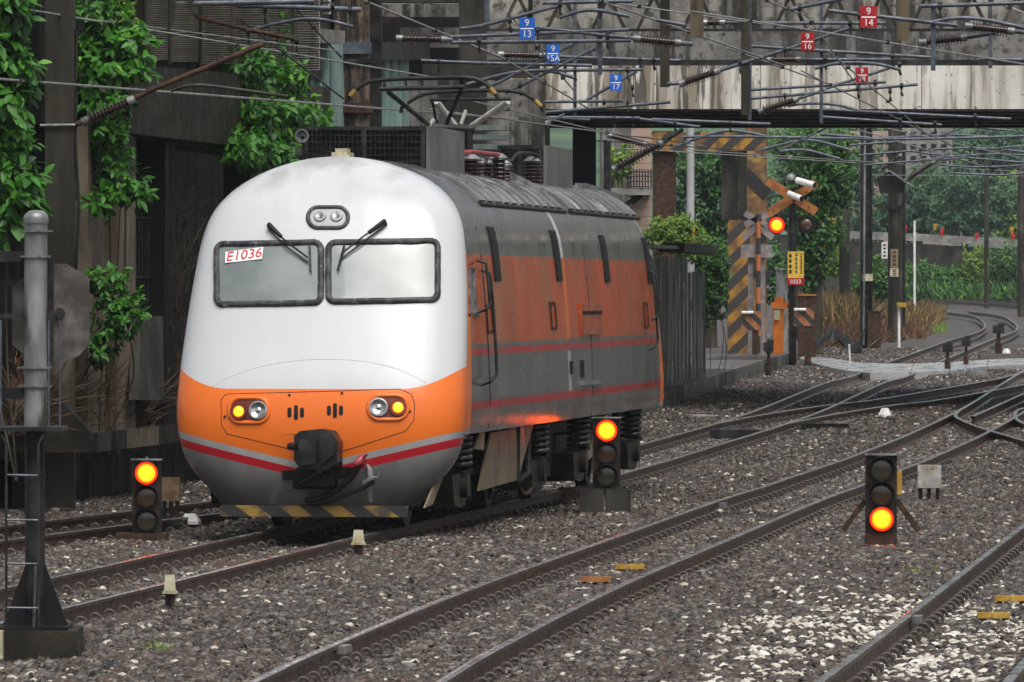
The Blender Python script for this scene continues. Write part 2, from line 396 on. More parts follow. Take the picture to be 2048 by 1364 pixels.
rv = N('FunctionNodeRandomValue'); rv.data_type = 'FLOAT_VECTOR'; rv.inputs[0].default_value = (-.7, -.7, 0); rv.inputs[1].default_value = (.7, .7, 6.28)
L(rv.outputs[0], ip.inputs['Rotation'])
rs = N('FunctionNodeRandomValue'); rs.data_type = 'FLOAT'; rs.inputs[2].default_value = .018; rs.inputs[3].default_value = .052; rs.inputs['Seed'].default_value = 4
L(rs.outputs[1], ip.inputs['Scale'])
jn = N('GeometryNodeJoinGeometry'); L(gi.outputs[0], jn.inputs[0]); L(ip.outputs[0], jn.inputs[0]); L(jn.outputs[0], go.inputs[0])
md = ballast.modifiers.new('stones', 'NODES'); md.node_group = ng
# rails: foot, web, head; head top is bright steel
RP = [(-.0635,-.153), (.0635,-.153), (.0635,-.142), (.012,-.122), (.008,-.045), (.0325,-.034), (.0325,-.006), (.024,0), (-.024,0), (-.0325,-.006), (-.0325,-.034), (-.008,-.045), (-.012,-.122), (-.0635,-.142)]
def rail_mesh(path, mb=None):
    mb = mb or MB(); n = len(RP); vs_ = []
    for i, p in enumerate(path):
        t = path[min(i+1, len(path)-1)]-path[max(i-1, 0)]; t.z = 0; t.normalize(); r_ = Vector((t.y, -t.x, 0))
        vs_ += [p+r_*x+Vector((0,0,z)) for x, z in RP]
    b = len(mb.v); mb.v += [tuple(v) for v in vs_]
    for i in range(len(path)-1):
        for k in range(n):
            mb.f.append((b+i*n+k, b+(i+1)*n+k, b+(i+1)*n+(k+1) % n, b+i*n+(k+1) % n)); mb.mi.append(1 if k in (6, 7, 8) else 0)
    return mb
sl = MB(); sl.hexa([(-1.0,-.11,-.3), (1.0,-.11,-.3), (1.0,.11,-.3), (-1.0,.11,-.3), (-1.0,-.085,-.155), (1.0,-.085,-.155), (1.0,.085,-.155), (-1.0,.085,-.155)])
sl_me = sl.mesh('sleeper', M['concrete'])
cl = MB()                                   # sprung rail clip: an arch of thick rod on its shoulder
for y_, r_ in ((-.035, .040), (.03, .034)):
    cl.tube([(.098-r_*1.05*math.cos(t), y_+.02*math.sin(t*.5), -.140+r_*1.35*math.sin(t)) for t in np.linspace(0, math.pi, 11)], .0125, 6)
cl.tube([(.138,-.035,-.135), (.145,0,-.13), (.13,.03,-.135)], .0125, 6); cl.box(.085,.115,-.02,.02,-.16,-.125)
cl_me = cl.mesh('rail_clip', M['rust'], smooth=40)
M['clip'] = worn('clip', (.075,.062,.055), (.16,.14,.125), 9, .3, .4); cl_me.materials.clear(); cl_me.materials.append(M['clip'])
TL = {'T0': ('rusty siding track beside the dark concrete ledge, running behind the red dwarf signal', .8),
      'T1': ('railway track under the white and orange locomotive, running on over the level crossing', 0),
      'T1b': ('diverging track branching off behind the locomotive toward the diamond crossing', 0),
      'T2': ('railway track with two yellow plates between its rails, passing the low red signal', 0),
      'T3': ('railway track beside the drifts of white pebbles, next to the lowest lit signal', 0),
      'T4': ('far curved railway track below the green bank and guard wall', 0)}
clip_lim = {'T0': 85, 'T1': 120, 'T1b': 128, 'T2': 112, 'T3': 75}
tracks = {}
for k in paths:
    lp, cp = paths[k], centers[k]; rp = offset(lp, GA)
    o = thing('railway_track', tuple(cp[0]), TL[k][0], 'railway track'); tracks[k] = o
    for q in (lp, rp): rail_mesh(q).build('rail', [M['rail_side'], M['rail_top']], o, smooth=40)
    if k == 'T4': continue
    ns = 0; ncl = 0
    for i in range(len(cp)-1):
        p = cp[i]
        if p.y > 160 or p.y < 38: continue
        t = cp[i+1]-cp[i]; ang = math.atan2(t.y, t.x)-math.pi/2
        vis = -.082*p.y-.8 < p.x < .0745*p.y+1.2
        if not vis: continue
        Mx = Matrix.Translation(p-cp[0]) @ Matrix.Rotation(ang, 4, 'Z')
        if k != 'T1b' or p.y > 117: inst('sleeper', sl_me, o, Mx); ns += 1
        if p.y < clip_lim[k] and ncl < 296:
            for side in ((-GA/2, 1), (GA/2, 1), (-GA/2, -1), (GA/2, -1)):
                if side[1] < 0 and p.y > 66: continue
                inst('rail_clip', cl_me, o, Mx @ Matrix.Translation((side[0], 0, 0)) @ Matrix.Scale(side[1], 4, (1,0,0))); ncl += 1
# insulated joints: pale blocks on the rail web
for k, px, py in (('T2', 672, 1298), ('T2', 1436, 1010), ('T3', 1820, 1238)):
    c = G(px, py, -.04); mb = MB(); mb.obox(c+Vector((.055, 0, .0)), (.06, .30, .05), -TH); mb.build('joint_block', M['galv'], tracks[k])
# frogs and guard rails of the turnouts
def short_rail(parent, pts, dz=0.0): 
    rail_mesh(catmull([G(*p, dz) for p in pts], .5)).build('rail', [M['rail_side'], M['rail_top']], parent, smooth=40)
xo = thing('track_crossover', tuple(G(1969,857)), 'crossover rails with flared ends cutting across the track at the diamond', 'railway track')
short_rail(xo, [(1919,819), (1911,831), (1934,844), (1969,857), (2046,880), (2120,905)])
short_rail(xo, [(2060,812), (2032,822), (2040,842), (2110,868)])
short_rail(xo, [(1945,832), (1990,812), (2048,786)], .01)
sm = thing('point_machine', tuple(G(1470,862)), 'dark point machine rods lying between the rails behind the locomotive', 'point machine')
mb = MB(); c = G(1470,858); mb.obox(c+Vector((0,0,-.08)), (.75,.35,.14), -.1); mb.build('machine_case', M['steel_dark'], sm)
for i in range(4):
    q = G(1430+22*i, 852+4*i, -.05); mb = MB(); mb.bar(q+Vector((-.5,0,-.05)), q+Vector((.6,.1,-.05)), .05, .04); mb.build('rod', M['steel'], sm)
cb = thing('cable_box', tuple(G(1650,856)), 'low black cable box with pale lid between the far rails', 'box')
mb = MB(); c = G(1650,858,-.1); mb.obox(c+Vector((0,0,.03)), (.75,.3,.12), -.1); mb.build('case', M['black'], cb)
mb = MB(); mb.obox(c+Vector((.18,0,.105)), (.38,.32,.03), -.1); mb.build('lid', M['galv'], cb)
# ------------------------------------------------------------------ the locomotive (local axes: x right, y rearwards along the track, z up)
LX, LY = -1.954, 68.2
ct, st = math.cos(TH), math.sin(TH)
LEN = 18.9
CTRL = [(.20,.92,.20), (.45,1.14,.09), (.70,1.335,.03), (.95,1.412,.0), (1.20,1.435,.02), (1.45,1.43,.10), (1.80,1.415,.27), (2.25,1.385,.50), (2.75,1.335,.76),
        (3.00,1.285,.90), (3.20,1.19,1.03), (3.38,1.02,1.18), (3.52,.79,1.31), (3.62,.53,1.43), (3.68,.27,1.52), (3.70,.02,1.58)]
CV = catmull([Vector(c) for c in CTRL], .012)
cz = [c.x for c in CV]; cw = [c.y for c in CV]; cs = [c.z for c in CV]
for i in range(1, len(cz)): cz[i] = max(cz[i], cz[i-1]+1e-5)
_zz = np.linspace(.2, 3.7, 1401); _tw = np.interp(_zz, cz, cw).tolist(); _ts = np.interp(_zz, cz, cs).tolist()
def _tab(t, z):
    k = (min(3.7, max(.2, z))-.2)*400; i = min(1399, int(k)); return t[i]+(t[i+1]-t[i])*(k-i)
def wz(z): return _tab(_tw, z)
def s0z(z): return _tab(_ts, z)
NE = 3.0
def Rz(z): return .10+.58*(wz(z)/1.43)
def SF(u, z):                               # nose surface: distance back from the tip
    q = min(.9999, abs(u)/max(1e-3, wz(z))); return s0z(z)+Rz(z)*(1-(1-q**NE)**(1/NE))
def proj(u, s, z):
    X = LX+u*ct+s*st; Y_ = LY-u*st+s*ct; return CX+F*X/Y_, HY-F*(z-H)/Y_
def face(px, py, off=0.0):                  # photo pixel -> point of the nose surface
    u, z = 0.0, 1.8
    for _ in range(26):
        s = SF(u, z); Y_ = LY-u*st+s*ct; X = (px-CX)*Y_/F
        un = (X-LX)*ct-(Y_-LY)*st; zn = H-(py-HY)*Y_/F
        u = lerp(u, max(-1.43, min(1.43, un)), .6); z = lerp(z, max(.2, min(3.69, zn)), .6)
    return onface(u, z, off)
def fnorm(u, z):
    e = .01; p = lambda a, b: Vector((a, SF(a, b), b))
    n = (p(u+e, z)-p(u-e, z)).cross(p(u, z+e)-p(u, z-e)); n.normalize()
    return n if n.y < 0 else -n
def onface(u, z, off=0.0): return Vector((u, SF(u, z), z))+fnorm(u, z)*off
def sidep(px, py, u=None):                  # photo pixel -> point of the right-hand side (or of the plane x = u)
    z = 2.0
    for _ in range(30):
        uu = u if u is not None else wz(z); k = (px-CX)/F
        s = (k*(LY-uu*st)-LX-uu*ct)/(st-k*ct); z = H-(py-HY)*(LY-uu*st+s*ct)/F
        z = max(.05, min(5.5, z))
    return Vector((uu, s, z))
def crossp(px, py, s):                      # photo pixel -> point of the cross-section at s
    k = (px-CX)/F; u = (k*(LY+s*ct)-LX-s*st)/(ct+k*st)
    return Vector((u, s, H-(py-HY)*(LY-u*st+s*ct)/F))
# paint: a white mask over the nose, orange below it with silver and red chevron, banded sides
m = Mat('loco_paint', .28, 0, .12, .35)
x, y, z = m.xyz(); ax = x.abs()
WHITE, ORANGE, SIDEOR, GREY, SILV, REDP = (.50,.52,.53), (.74,.155,.016), (.46,.066,.014), (.105,.105,.10), (.42,.42,.42), (.42,.012,.022)
yy = (y*-1.0+LEN).min(y)                    # same livery on the far end
grime = m.noise(2.2, 3, (1, .38, .2)); grime2 = m.noise(5, 2, (1, .95, .06), off=3); spots = m.noise(30, 1, (1,.25,.8), off=4)
side_or = m.mix(grime.ramp(.35, .7)*.6, SIDEOR, (.26,.040,.012))
side_or = m.mix(grime2.ramp(.56, .74)*(z*-1.0+2.72).ramp(.0, .7, 1.0, 0.0)*.45, side_or, (.52,.21,.13))
side_gr = m.mix(grime.ramp(.3, .7)*.6, GREY, (.075,.073,.068)); side_gr = m.mix(spots.ramp(.66, .72)*.4, side_gr, (.4,.4,.38))
side_rd = m.mix(grime2.ramp(.4, .7)*.5, REDP, (.22,.02,.025))
low_gr = m.mix(grime.ramp(.3, .7), (.15,.14,.13), (.085,.078,.07))
c = m.mix(z.band(1.18, 1.257), side_gr, side_rd)
c = m.mix(z < 1.18, c, low_gr)
c = m.mix(z.band(1.715, 1.785), c, side_rd)
c = m.mix(z.band(1.83, 2.72), c, side_or)
c = m.mix(z > 3.26, c, m.mix(grime2.ramp(.4, .65), (.05,.05,.05), (.12,.12,.117)))
seam = (y-8.93).abs() < .13
c = m.mix(seam*(z > 2.72)*(z < 3.27), c, (.55,.56,.56)); c = m.mix(seam*z.band(1.83, 2.72), c, (.62,.13,.02)); c = m.mix(seam*(z < 1.7)*(z > 1.26), c, (.36,.36,.35))
# nose
zo = ax*.235+.655
nose = m.mix(z > zo, m.mix(grime.ramp(.3, .75)*.5, m.mix(z.ramp(.25, .85), (.075,.073,.07), (.27,.27,.265)), (.07,.068,.065)), SILV)  # grey darkens downwards: underside shading put into the paint, plus grime
nose = m.mix((zo-.065-z > 0)*(zo-.145-z < 0), nose, REDP); nose = m.mix((zo-z > 0)*(zo-.065-z < 0), nose, m.mix(grime.ramp(.4, .7)*.4, (.36,.36,.36), (.2,.2,.2)))
nose = m.mix(z > zo, nose, m.mix(m.noise(2.5, 4).ramp(.4, .7)*.3, ORANGE, (.66,.15,.03)))
wb = (ax-.85).max(0.0).pow(2.0)*.65+1.40
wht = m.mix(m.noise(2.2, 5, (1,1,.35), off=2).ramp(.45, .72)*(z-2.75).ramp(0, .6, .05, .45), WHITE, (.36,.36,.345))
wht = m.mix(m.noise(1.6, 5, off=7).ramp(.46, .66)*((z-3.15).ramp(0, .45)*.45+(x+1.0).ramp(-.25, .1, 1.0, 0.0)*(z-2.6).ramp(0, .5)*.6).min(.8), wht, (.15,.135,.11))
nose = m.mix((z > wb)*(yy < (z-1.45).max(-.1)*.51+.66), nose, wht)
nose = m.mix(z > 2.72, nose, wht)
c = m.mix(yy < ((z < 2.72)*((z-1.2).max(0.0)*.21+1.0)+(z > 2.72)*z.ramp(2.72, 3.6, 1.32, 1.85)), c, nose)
c = m.mix(z > 3.62, c, m.mix(grime2.ramp(.4, .65), (.12,.12,.115), (.30,.30,.29))) if False else c
m.color(c)
m.rough(m.noise(3, 2, (1,.3,.3), off=6).ramp(.3, .7, .12, .34)); m.bump(m.noise(1.5, 1, (1,.5,.6), off=8), .10, .02)
M['loco'] = m.m
loco = thing('locomotive', (LX, LY, 0), 'white and orange electric locomotive with pantograph and red striped grey sides', 'locomotive', rz=-TH)
def ring(z, s_from=None):
    w_, s0, R = wz(z), s0z(z), Rz(z); pts = []
    sides = np.linspace(LEN-s0-R, s0+R, 13)
    for s in sides[:-1]: pts.append((-w_, s, z))
    for ph in np.linspace(math.pi, 0, 65):
        cu, su = math.cos(ph), math.sin(ph)
        pts.append((w_*math.copysign(abs(cu)**(2/NE), cu), s0+R*(1-abs(su)**(2/NE)), z))
    for s in sides[::-1][1:]: pts.append((w_, s, z))
    for ph in np.linspace(0, math.pi, 33)[1:-1]:
        cu, su = math.cos(ph), math.sin(ph)
        pts.append((w_*math.copysign(abs(cu)**(2/NE), cu), LEN-s0-R*(1-abs(su)**(2/NE)), z))
    return pts
zrows = list(np.linspace(.945, 3.0, 60))+[float(q) for q in np.interp(np.linspace(0, 1, 42)**.9, np.linspace(0, 1, len([q for q in cz if q > 3.0])), [q for q in cz if q > 3.0])][1:]
mb = MB(); mb.sheet([ring(q) for q in zrows], close=True)
n = len(ring(1.0)); mb.f.append(tuple((len(zrows)-1)*n+i for i in range(n))); mb.mi.append(0)
ars = []                                    # the nose carries on down below the sole bar as a skirt
for q in np.linspace(.92, .25, 22):
    ars.append(list(range(len(mb.v), len(mb.v)+65))); mb.v += [tuple(p) for p in ring(float(q))[12:77]]
up = list(range(12, 77))
for lo_ in ars:
    for k in range(64): mb.f.append((lo_[k], lo_[k+1], up[k+1], up[k])); mb.mi.append(0)
    up = lo_
body = mb.build('body', M['loco'], loco, smooth=50)
mb = MB(); rg_ = [(p[0]*.985, p[1], .955) for p in ring(.955)]; mb.add(rg_, [tuple(range(len(rg_)))]); mb.prism(rg_, (0,0,.02)); mb.build('floor_plate', M['black'], loco)
# windscreens: pane, gasket, wipers
m = Mat('windscreen', .14, 0, .6)
m.color(m.mix(m.noise(1.6, 4).ramp(.35, .7), (.13,.16,.152), (.21,.24,.232))); m.b.inputs['Coat Roughness'].default_value = .03; M['glass'] = m.m
def rrect(x0, y0, x1, y1, r, n=6, q=None):
    out = []
    for cx_, cy_, a0 in ((x1-r, y0+r, -90), (x1-r, y1-r, 0), (x0+r, y1-r, 90), (x0+r, y0+r, 180)):
        for i in range(n+1):
            a = math.radians(a0+90*i/n); out.append((cx_+r*math.cos(a), cy_+r*math.sin(a)))
    return out
def dens_poly(p, k=4): return [(lerp(p[i][0], p[(i+1) % len(p)][0], t/k), lerp(p[i][1], p[(i+1) % len(p)][1], t/k)) for i in range(len(p)) for t in range(k)]
def pane(name, poly, off, mat, parent, fill=6, thick=None):   # an area of the nose, traced and raised off the surface
    poly = dens_poly(poly, 3); cx_ = sum(p[0] for p in poly)/len(poly); cy_ = sum(p[1] for p in poly)/len(poly); n = len(poly)
    rows = [[face(lerp(cx_, p[0], t), lerp(cy_, p[1], t), off) for p in poly] for t in np.linspace(.02, 1, fill)]
    rows.append([face(p[0], p[1], -.01) for p in poly])
    mb = MB(); mb.sheet(rows, close=True); mb.f.append(tuple(range(n))); mb.mi.append(0)
    return mb.build(name, mat, parent, smooth=40)
def gasket(name, poly, r, mat, parent, off=.0, jit=0.0):
    pp = dens_poly(poly, 5); pts = [face(p[0]+rnd.uniform(-jit, jit), p[1]+rnd.uniform(-jit, jit), off) for p in pp]
    mb = MB(); mb.tube(pts+[pts[0]], r, 8, cap=False); return mb.build(name, mat, parent, smooth=60)
wins = []
for x0, y0, x1, y1 in ((434, 487, 642, 608), (657, 484, 875, 602)):
    poly = [(px_+(8 if False else 0), py_-(px_-(x0+x1)/2)*.018) for px_, py_ in rrect(x0, y0, x1, y1, 14)]
    w1 = pane('windscreen', poly, .008, M['glass'], loco, 8); wins.append(w1)
    gasket('window_gasket', poly, .034, M['rubber'], w1, .004, .5)
def text_mesh(txt, size, mat, shear=0.0, name='lettering', ext_=.0015):
    cu = bpy.data.curves.new('txt', 'FONT'); cu.body = txt; cu.size = size; cu.align_x = 'CENTER'; cu.align_y = 'CENTER'; cu.shear = shear; cu.extrude = ext_
    o = bpy.data.objects.new('txt', cu); col.objects.link(o)
    me = bpy.data.meshes.new_from_object(o.evaluated_get(bpy.context.evaluated_depsgraph_get())); bpy.data.objects.remove(o); bpy.data.curves.remove(cu)
    me.name = name; me.materials.clear(); me.materials.append(mat); return me
# number sticker inside the left-hand pane
q = [face(*p, .02) for p in ((453,506), (528,496), (525,520), (452,528))]
mb = MB(); mb.prism(q, fnorm(-.8, 2.7)*.004); mb.build('number_sticker', M['letter_white'], wins[0])
me = text_mesh('E1036', .150, M['letter_red'], .12)
ex = (q[1]-q[0]).normalized(); en = fnorm(-.8, 2.7); ez = en.cross(ex).normalized(); ex = ez.cross(en).normalized()
ctr = (q[0]+q[1]+q[2]+q[3])/4+en*.007
Mx = Matrix(((ex.x, ez.x, en.x, ctr.x), (ex.y, ez.y, en.y, ctr.y), (ex.z, ez.z, en.z, ctr.z), (0,0,0,1)))
if Mx.determinant() < 0: print('flip')
inst('lettering', me, wins[0], Mx)
for pts, pv in ((((540,455), (575,490), (617,520)), ((612,530), (620,492), (622,548))), (((770,448), (725,482), (683,513)), ((682,505), (690,492), (676,545)))):
    mb = MB()
    a0 = face(*pts[0], .05); a1 = face(*pts[1], .07); a2 = face(*pts[2], .05)
    mb.tube([face(*pts[0], -.02), a0, lerp(a0, a1, .7)], [.028, .028, .02], 8); mb.tube([a0, a1, a2], .009, 6); mb.tube([a0+Vector((0,0,-.045)), a1+Vector((0,0,-.05)), a2+Vector((0,0,-.05))], .007, 6)
    mb.tube([face(*p, .04) for p in pv[1:]], .010, 6)
    mb.build('wiper', M['black'], loco, smooth=40)
# roof headlight
hl = pane('headlight_glass', rrect(617, 416, 695, 455, 19), .006, M['glass'], loco, 5); gasket('headlight_gasket', rrect(616, 415, 696, 456, 20), .022, M['rubber'], hl, .004)
lens = Mat('lamp_lens', .05, .0, 1.0); lens.color((.45,.46,.45)); M['lens'] = lens.m
M['chrome'] = flat('chrome', (.42,.42,.42), .18, .9); M['bowl'] = flat('bowl', (.20,.21,.21), .25, .5)
for px_, py_ in ((640, 434), (673, 434)):
    mb = MB(); c0 = face(px_, py_, .008); nn_ = fnorm(c0.x, c0.z); mb._lathe(c0, nn_, [(0, .062), (.012, .056), (.014, .03), (.006, .01)], 16); mb.build('lamp_bowl', M['bowl'], hl, smooth=40)
# lamp pods in the orange nose
M['pod_red'] = flat('pod_red', (.16,.02,.012), .35)
amber = Mat('tail_lamp_lit', .3); amber.color((.5,.2,.02)); amber.emit((1, .27, .004), 3.2); M['amber'] = amber.m
for pod, big, small in (((462, 798, 534, 842), (517, 821), (478, 823)), ((740, 793, 812, 836), (757, 815), (796, 815))):
    p_ = pane('lamp_pod', rrect(*pod, 20), .004, M['pod_red'], loco, 4); gasket('pod_rim', rrect(pod[0]-3, pod[1]-2, pod[2]+3, pod[3]+3, 22), .022, M['loco'], p_, .002)
    c0 = face(*big, .0); nn_ = fnorm(c0.x, c0.z)
    mb = MB(); mb._lathe(c0, nn_, [(.0, .092), (.03, .092), (.032, .078), (.018, .06), (.012, .03), (.022, .012)], 20); h_ = mb.build('headlamp', M['chrome'], p_, smooth=40)
    c0 = face(*small, .0); nn_ = fnorm(c0.x, c0.z)
    mb = MB(); mb._lathe(c0, nn_, [(.0, .085), (.028, .085), (.028, .062), (.012, .052)], 20); mb.build('lamp_rim', M['pod_red'], p_, smooth=40)
    mb = MB(); mb._lathe(c0, nn_, [(.0, .052), (.020, .050), (.030, .03), (.033, .01)], 20); mb.build('tail_lamp', M['amber'], p_, smooth=50)
for px_ in (579, 592, 604, 658, 670, 682):
    h_ = 15 if px_ in (592, 670) else 10; yc = 825 if px_ < 630 else 821
    pane('vent_slot', rrect(px_-4, yc-h_, px_+4, yc+h_, 3.9, 3), .004, M['black'], loco, 3)
gasket('nose_panel_seam', [(442,800), (452,788), (640,783), (800,778), (822,788), (829,806), (828,840), (812,862), (700,898), (634,912), (560,893), (455,868), (443,850)], .0035, M['black'], loco)
for px_, py_ in ((579, 790), (684, 786), (450, 833), (820, 823)):
    mb = MB(); c0 = face(px_, py_); mb._lathe(c0, fnorm(c0.x, c0.z), [(0, .014), (.012, .012), (.014, .004)], 8); mb.build('screw', M['rust'], loco)
mb = MB(); mb.tube([face(*p, -.0088) for p in arc2([(380,820,0), (425,772,0), (520,733,0), (640,718,0), (760,728,0), (850,764,0), (905,812,0)], 30) for p in [(p[0], p[1])]], .012, 6); mb.build('nose_crease', M['loco'], loco, smooth=60)
# coupler, its dark pocket, hoses, obstacle plate
p0 = face(629, 955)
mb = MB(); pc = [face(*q, .035) for q in ((565,940), (706,932), (706,952), (676,956), (674,976), (588,976), (586,958), (566,957))]; mb.prism(pc, (0, .05, 0)); mb.build('coupler_pocket', M['black'], loco)
cp_ = MB(); yc = SF(0, .8)
def front(px_, py_, s_): return crossp(px_, py_, s_)
cp_.prism([front(*q, -.30) for q in ((588,872), (600,862), (640,858), (662,862), (676,884), (674,926), (650,940), (600,938), (588,920))], (0, .34, 0))
cpl = cp_.build('coupler', M['steel_dark'], loco)
mb = MB(); mb.prism([front(*q, -.37) for q in ((596,880), (632,876), (632,928), (598,930))], (0, .08, 0)); mb.build('coupler_face', M['steel_dark'], cpl)
mb = MB(); mb.prism([front(*q, -.36) for q in ((640,872), (664,880), (668,908), (642,930))], (0, .07, 0)); mb.tube([front(580, 893, -.2), front(596, 893, -.3)], .04, 8); mb.build('coupler_claw', M['steel_dark'], cpl, smooth=40)
mb = MB(); mb.prism([front(*q, -.1) for q in ((592,935), (672,935), (668,972), (600,972))], (0, .3, 0)); mb.tube([front(600,968,-.15), front(640,945,-.3), front(672,930,-.2)], .014, 6); mb.build('draft_gear', M['black'], cpl)
for pts, r_ in (([(720,925), (705,950), (680,972), (645,990), (612,994)], .028), ([(748,958), (725,972), (690,985), (655,998), (618,1000)], .020), ([(680,905), (684,925), (676,945), (655,955)], .014)):
    pp = [face(*q, .07) for q in pts]; mb = MB(); mb.tube(arc2(pp, 14), r_, 8); mb.build('brake_hose', M['black'], loco, smooth=60)
mb = MB(); a0 = face(722, 918, .06); mb.tube([face(726,914,-.02), a0, face(712,926,.08)], [.035,.04,.03], 8); mb.tube([a0, face(736,905,.10)], .01, 6); mb.build('air_cock', flat('cock_red', (.28,.03,.04), .35), loco, smooth=50)
mb = MB(); mb.tube([face(733,930,-.02), face(740,938,.06), face(742,952,.07), face(728,962,.07)], [.02,.03,.035,.025], 8); mb.tube([face(744,950,.08), face(757,948,.10), face(765,928,.12)], .012, 6); mb.build('air_cock', M['galv'], loco, smooth=50)
m = Mat('hazard_plate', .5); xx, y2, z2 = m.xyz(); m.color(m.mix(((xx*1.0+z2*1.4).mod(.42) > .21), m.mix(m.noise(5, 4).ramp(.4, .62), (.30,.18,.03), (.06,.045,.028)), (.022,.022,.022))); M['hazard'] = m.m
mb = MB(); mb.prism([(-.93,.16,.26), (-.93,.16,.15), (.93,.16,.15), (.93,.16,.26)], (0,.02,0)); mb.build('obstacle_plate', M['hazard'], loco)
# sides: door with window and handrails, louvre strips, hatches
def slot(name, px_, yt, yb, wid, mat, parent, d=.02):
    t, b_ = sidep(px_, yt), sidep(px_, yb); zs = np.linspace(t.z, b_.z, 8); mb = MB()
    rows = [[(wz(q)+(d if k in (1, 2) else -.005), t.y+(-wid/2 if k < 2 else wid/2), q) for k in range(4)] for q in zs]
    mb.sheet(rows); n4 = 4*len(zs); mb.f += [(0,1,2,3), (n4-4, n4-3, n4-2, n4-1)]; mb.mi += [0, 0]
    return mb.build(name, mat, parent)
for px_, yt, yb in ((978, 453, 562), (1102, 460, 562), (1200, 470, 565), (1286, 475, 568)):
    v = slot('louvre_strip', px_, yt, yb, .46, M['black'], loco, .015)
    t, b_ = sidep(px_, yt), sidep(px_, yb)
    for i in range(14):
        q = lerp(t.z, b_.z, (i+.5)/14); mb = MB(); mb.box(wz(q)+.012, wz(q)+.026, t.y-.17, t.y+.19, q-.010, q+.006); mb.build('louvre_blade', M['steel_dark'], v)
dw = slot('cab_side_window', 942.5, 545, 626, .30, M['glass'], loco, .012)
t, b_ = sidep(942.5, 540), sidep(942.5, 630); mb = MB()
for e in (-.17, .17): mb.bar((wz(t.z)+.005, t.y+e, t.z), (wz(b_.z)+.005, b_.y+e, b_.z), .03, .04)
for q in (t, b_): mb.bar((wz(q.z)+.005, t.y-.18, q.z), (wz(q.z)+.005, t.y+.18, q.z), .03, .04)
mb.build('window_frame', M['rubber'], dw)
for (px_, yt, yb) in ((954, 520, 625), (962, 540, 770), (1297, 540, 700), (1304, 545, 640)):
    t, b_ = sidep(px_, yt), sidep(px_, yb); hb = .09 if px_ < 1000 else .05; pts = [(wz(t.z), t.y, t.z), (wz(t.z)+hb, t.y, t.z-.03)]+[(wz(q)+hb, t.y, q) for q in np.linspace(t.z-.1, b_.z+.1, 6)]+[(wz(b_.z)+hb, b_.y, b_.z+.03), (wz(b_.z), b_.y, b_.z)]
    mb = MB(); mb.tube(pts, .016, 8); mb.build('handrail', M['steel_dark'], loco, smooth=60)
for (px_, yt, yb, wid) in ((951, 455, 860, .05), (1301, 470, 790, .05)):
    slot('door_seam', px_, yt, yb, wid, M['black'], loco, .004)
for (xa, xb, yt, yb) in ((971, 985, 612, 664), (1099, 1112, 606, 657), (1286, 1296, 607, 655)):
    t, b_ = sidep(xa, yt), sidep(xb, yb); s1, s2 = t.y, b_.y; mb = MB(); za, zb = t.z, b_.z
    for q in (za, zb): mb.bar((wz(q)+.004, s1, q), (wz(q)+.004, s2, q), .016, .03)
    for s_ in (s1, s2): mb.bar((wz(za)+.004, s_, za), (wz(zb)+.004, s_, zb), .03, .016)
    mb.build('hatch_frame', M['rust'], loco)
t, b_ = sidep(1157, 606), sidep(1200, 668); mb = MB()
mb.hexa([(wz(b_.z)-.01, t.y, b_.z), (wz(b_.z)+.03, t.y, b_.z), (wz(b_.z)+.03, b_.y, b_.z), (wz(b_.z)-.01, b_.y, b_.z), (wz(t.z)-.01, t.y, t.z), (wz(t.z)+.03, t.y, t.z), (wz(t.z)+.03, b_.y, t.z), (wz(t.z)-.01, b_.y, t.z)])
hp = mb.build('hatch_panel', worn('side_orange', (.25,.05,.018), (.38,.075,.024), 4, .35), loco)
for i in range(9):
    mb = MB(); sy = lerp(t.y, b_.y, .06+.11*i); mb.box(wz(2.16)+.02, wz(2.16)+.05, sy, sy+.09, t.z-.13, t.z-.09); mb.build('vent_slot', M['black'], hp)
for (px_, yt, yb) in ((1141, 722, 748), (1163, 720, 755)): slot('door_latch', px_, yt, yb, .16, M['black'], loco, .02)
t, b_ = sidep(1160, 766), sidep(1200, 764)
mb = MB(); mb.bar((wz(t.z)+.012, t.y, t.z), (wz(b_.z)+.012, b_.y, b_.z), .03, .05); mb.build('step_tread', M['galv'], loco)
slot('body_joint', 1141, 430, 838, .05, M['rubber'], loco, .006)
# gutter and ribbed roof shoulders
for (xa, xb) in ((955, 1125), (1135, 1274)):
    a0 = sidep(xa, 404 if xa < 1000 else 421); b0 = sidep(xb, 419 if xb < 1200 else 434.4); zg = 3.245
    mb = MB(); mb.tube([(wz(zg)+.01, a0.y, zg), (wz(zg)+.01, b0.y, zg)], .022, 8); mb.build('gutter', M['black'], loco)
    nr = 11 if xa < 1000 else 10
    for i in range(nr):
        s1 = lerp(a0.y, b0.y, i/nr)+.06; s2 = lerp(a0.y, b0.y, (i+1)/nr)-.12; mb = MB()
        rows = [[(wz(q)+(.022 if k in (1, 2) else -.004), (s1, s1, s2, s2)[k], q+(.02 if k in (1, 2) else 0)) for k in range(4)] for q in np.linspace(3.27, 3.56, 7)]
        mb.sheet(rows); mb.f += [(0,1,2,3)]; mb.mi += [0]
        mb.build('roof_panel', M['roof'] if 'roof' in M else M.setdefault('roof', worn('roof', (.13,.13,.127), (.24,.24,.235), 3, .22, .1, c3=(.42,.42,.41), s3=4, stretch=(1,.35,.3))), loco)
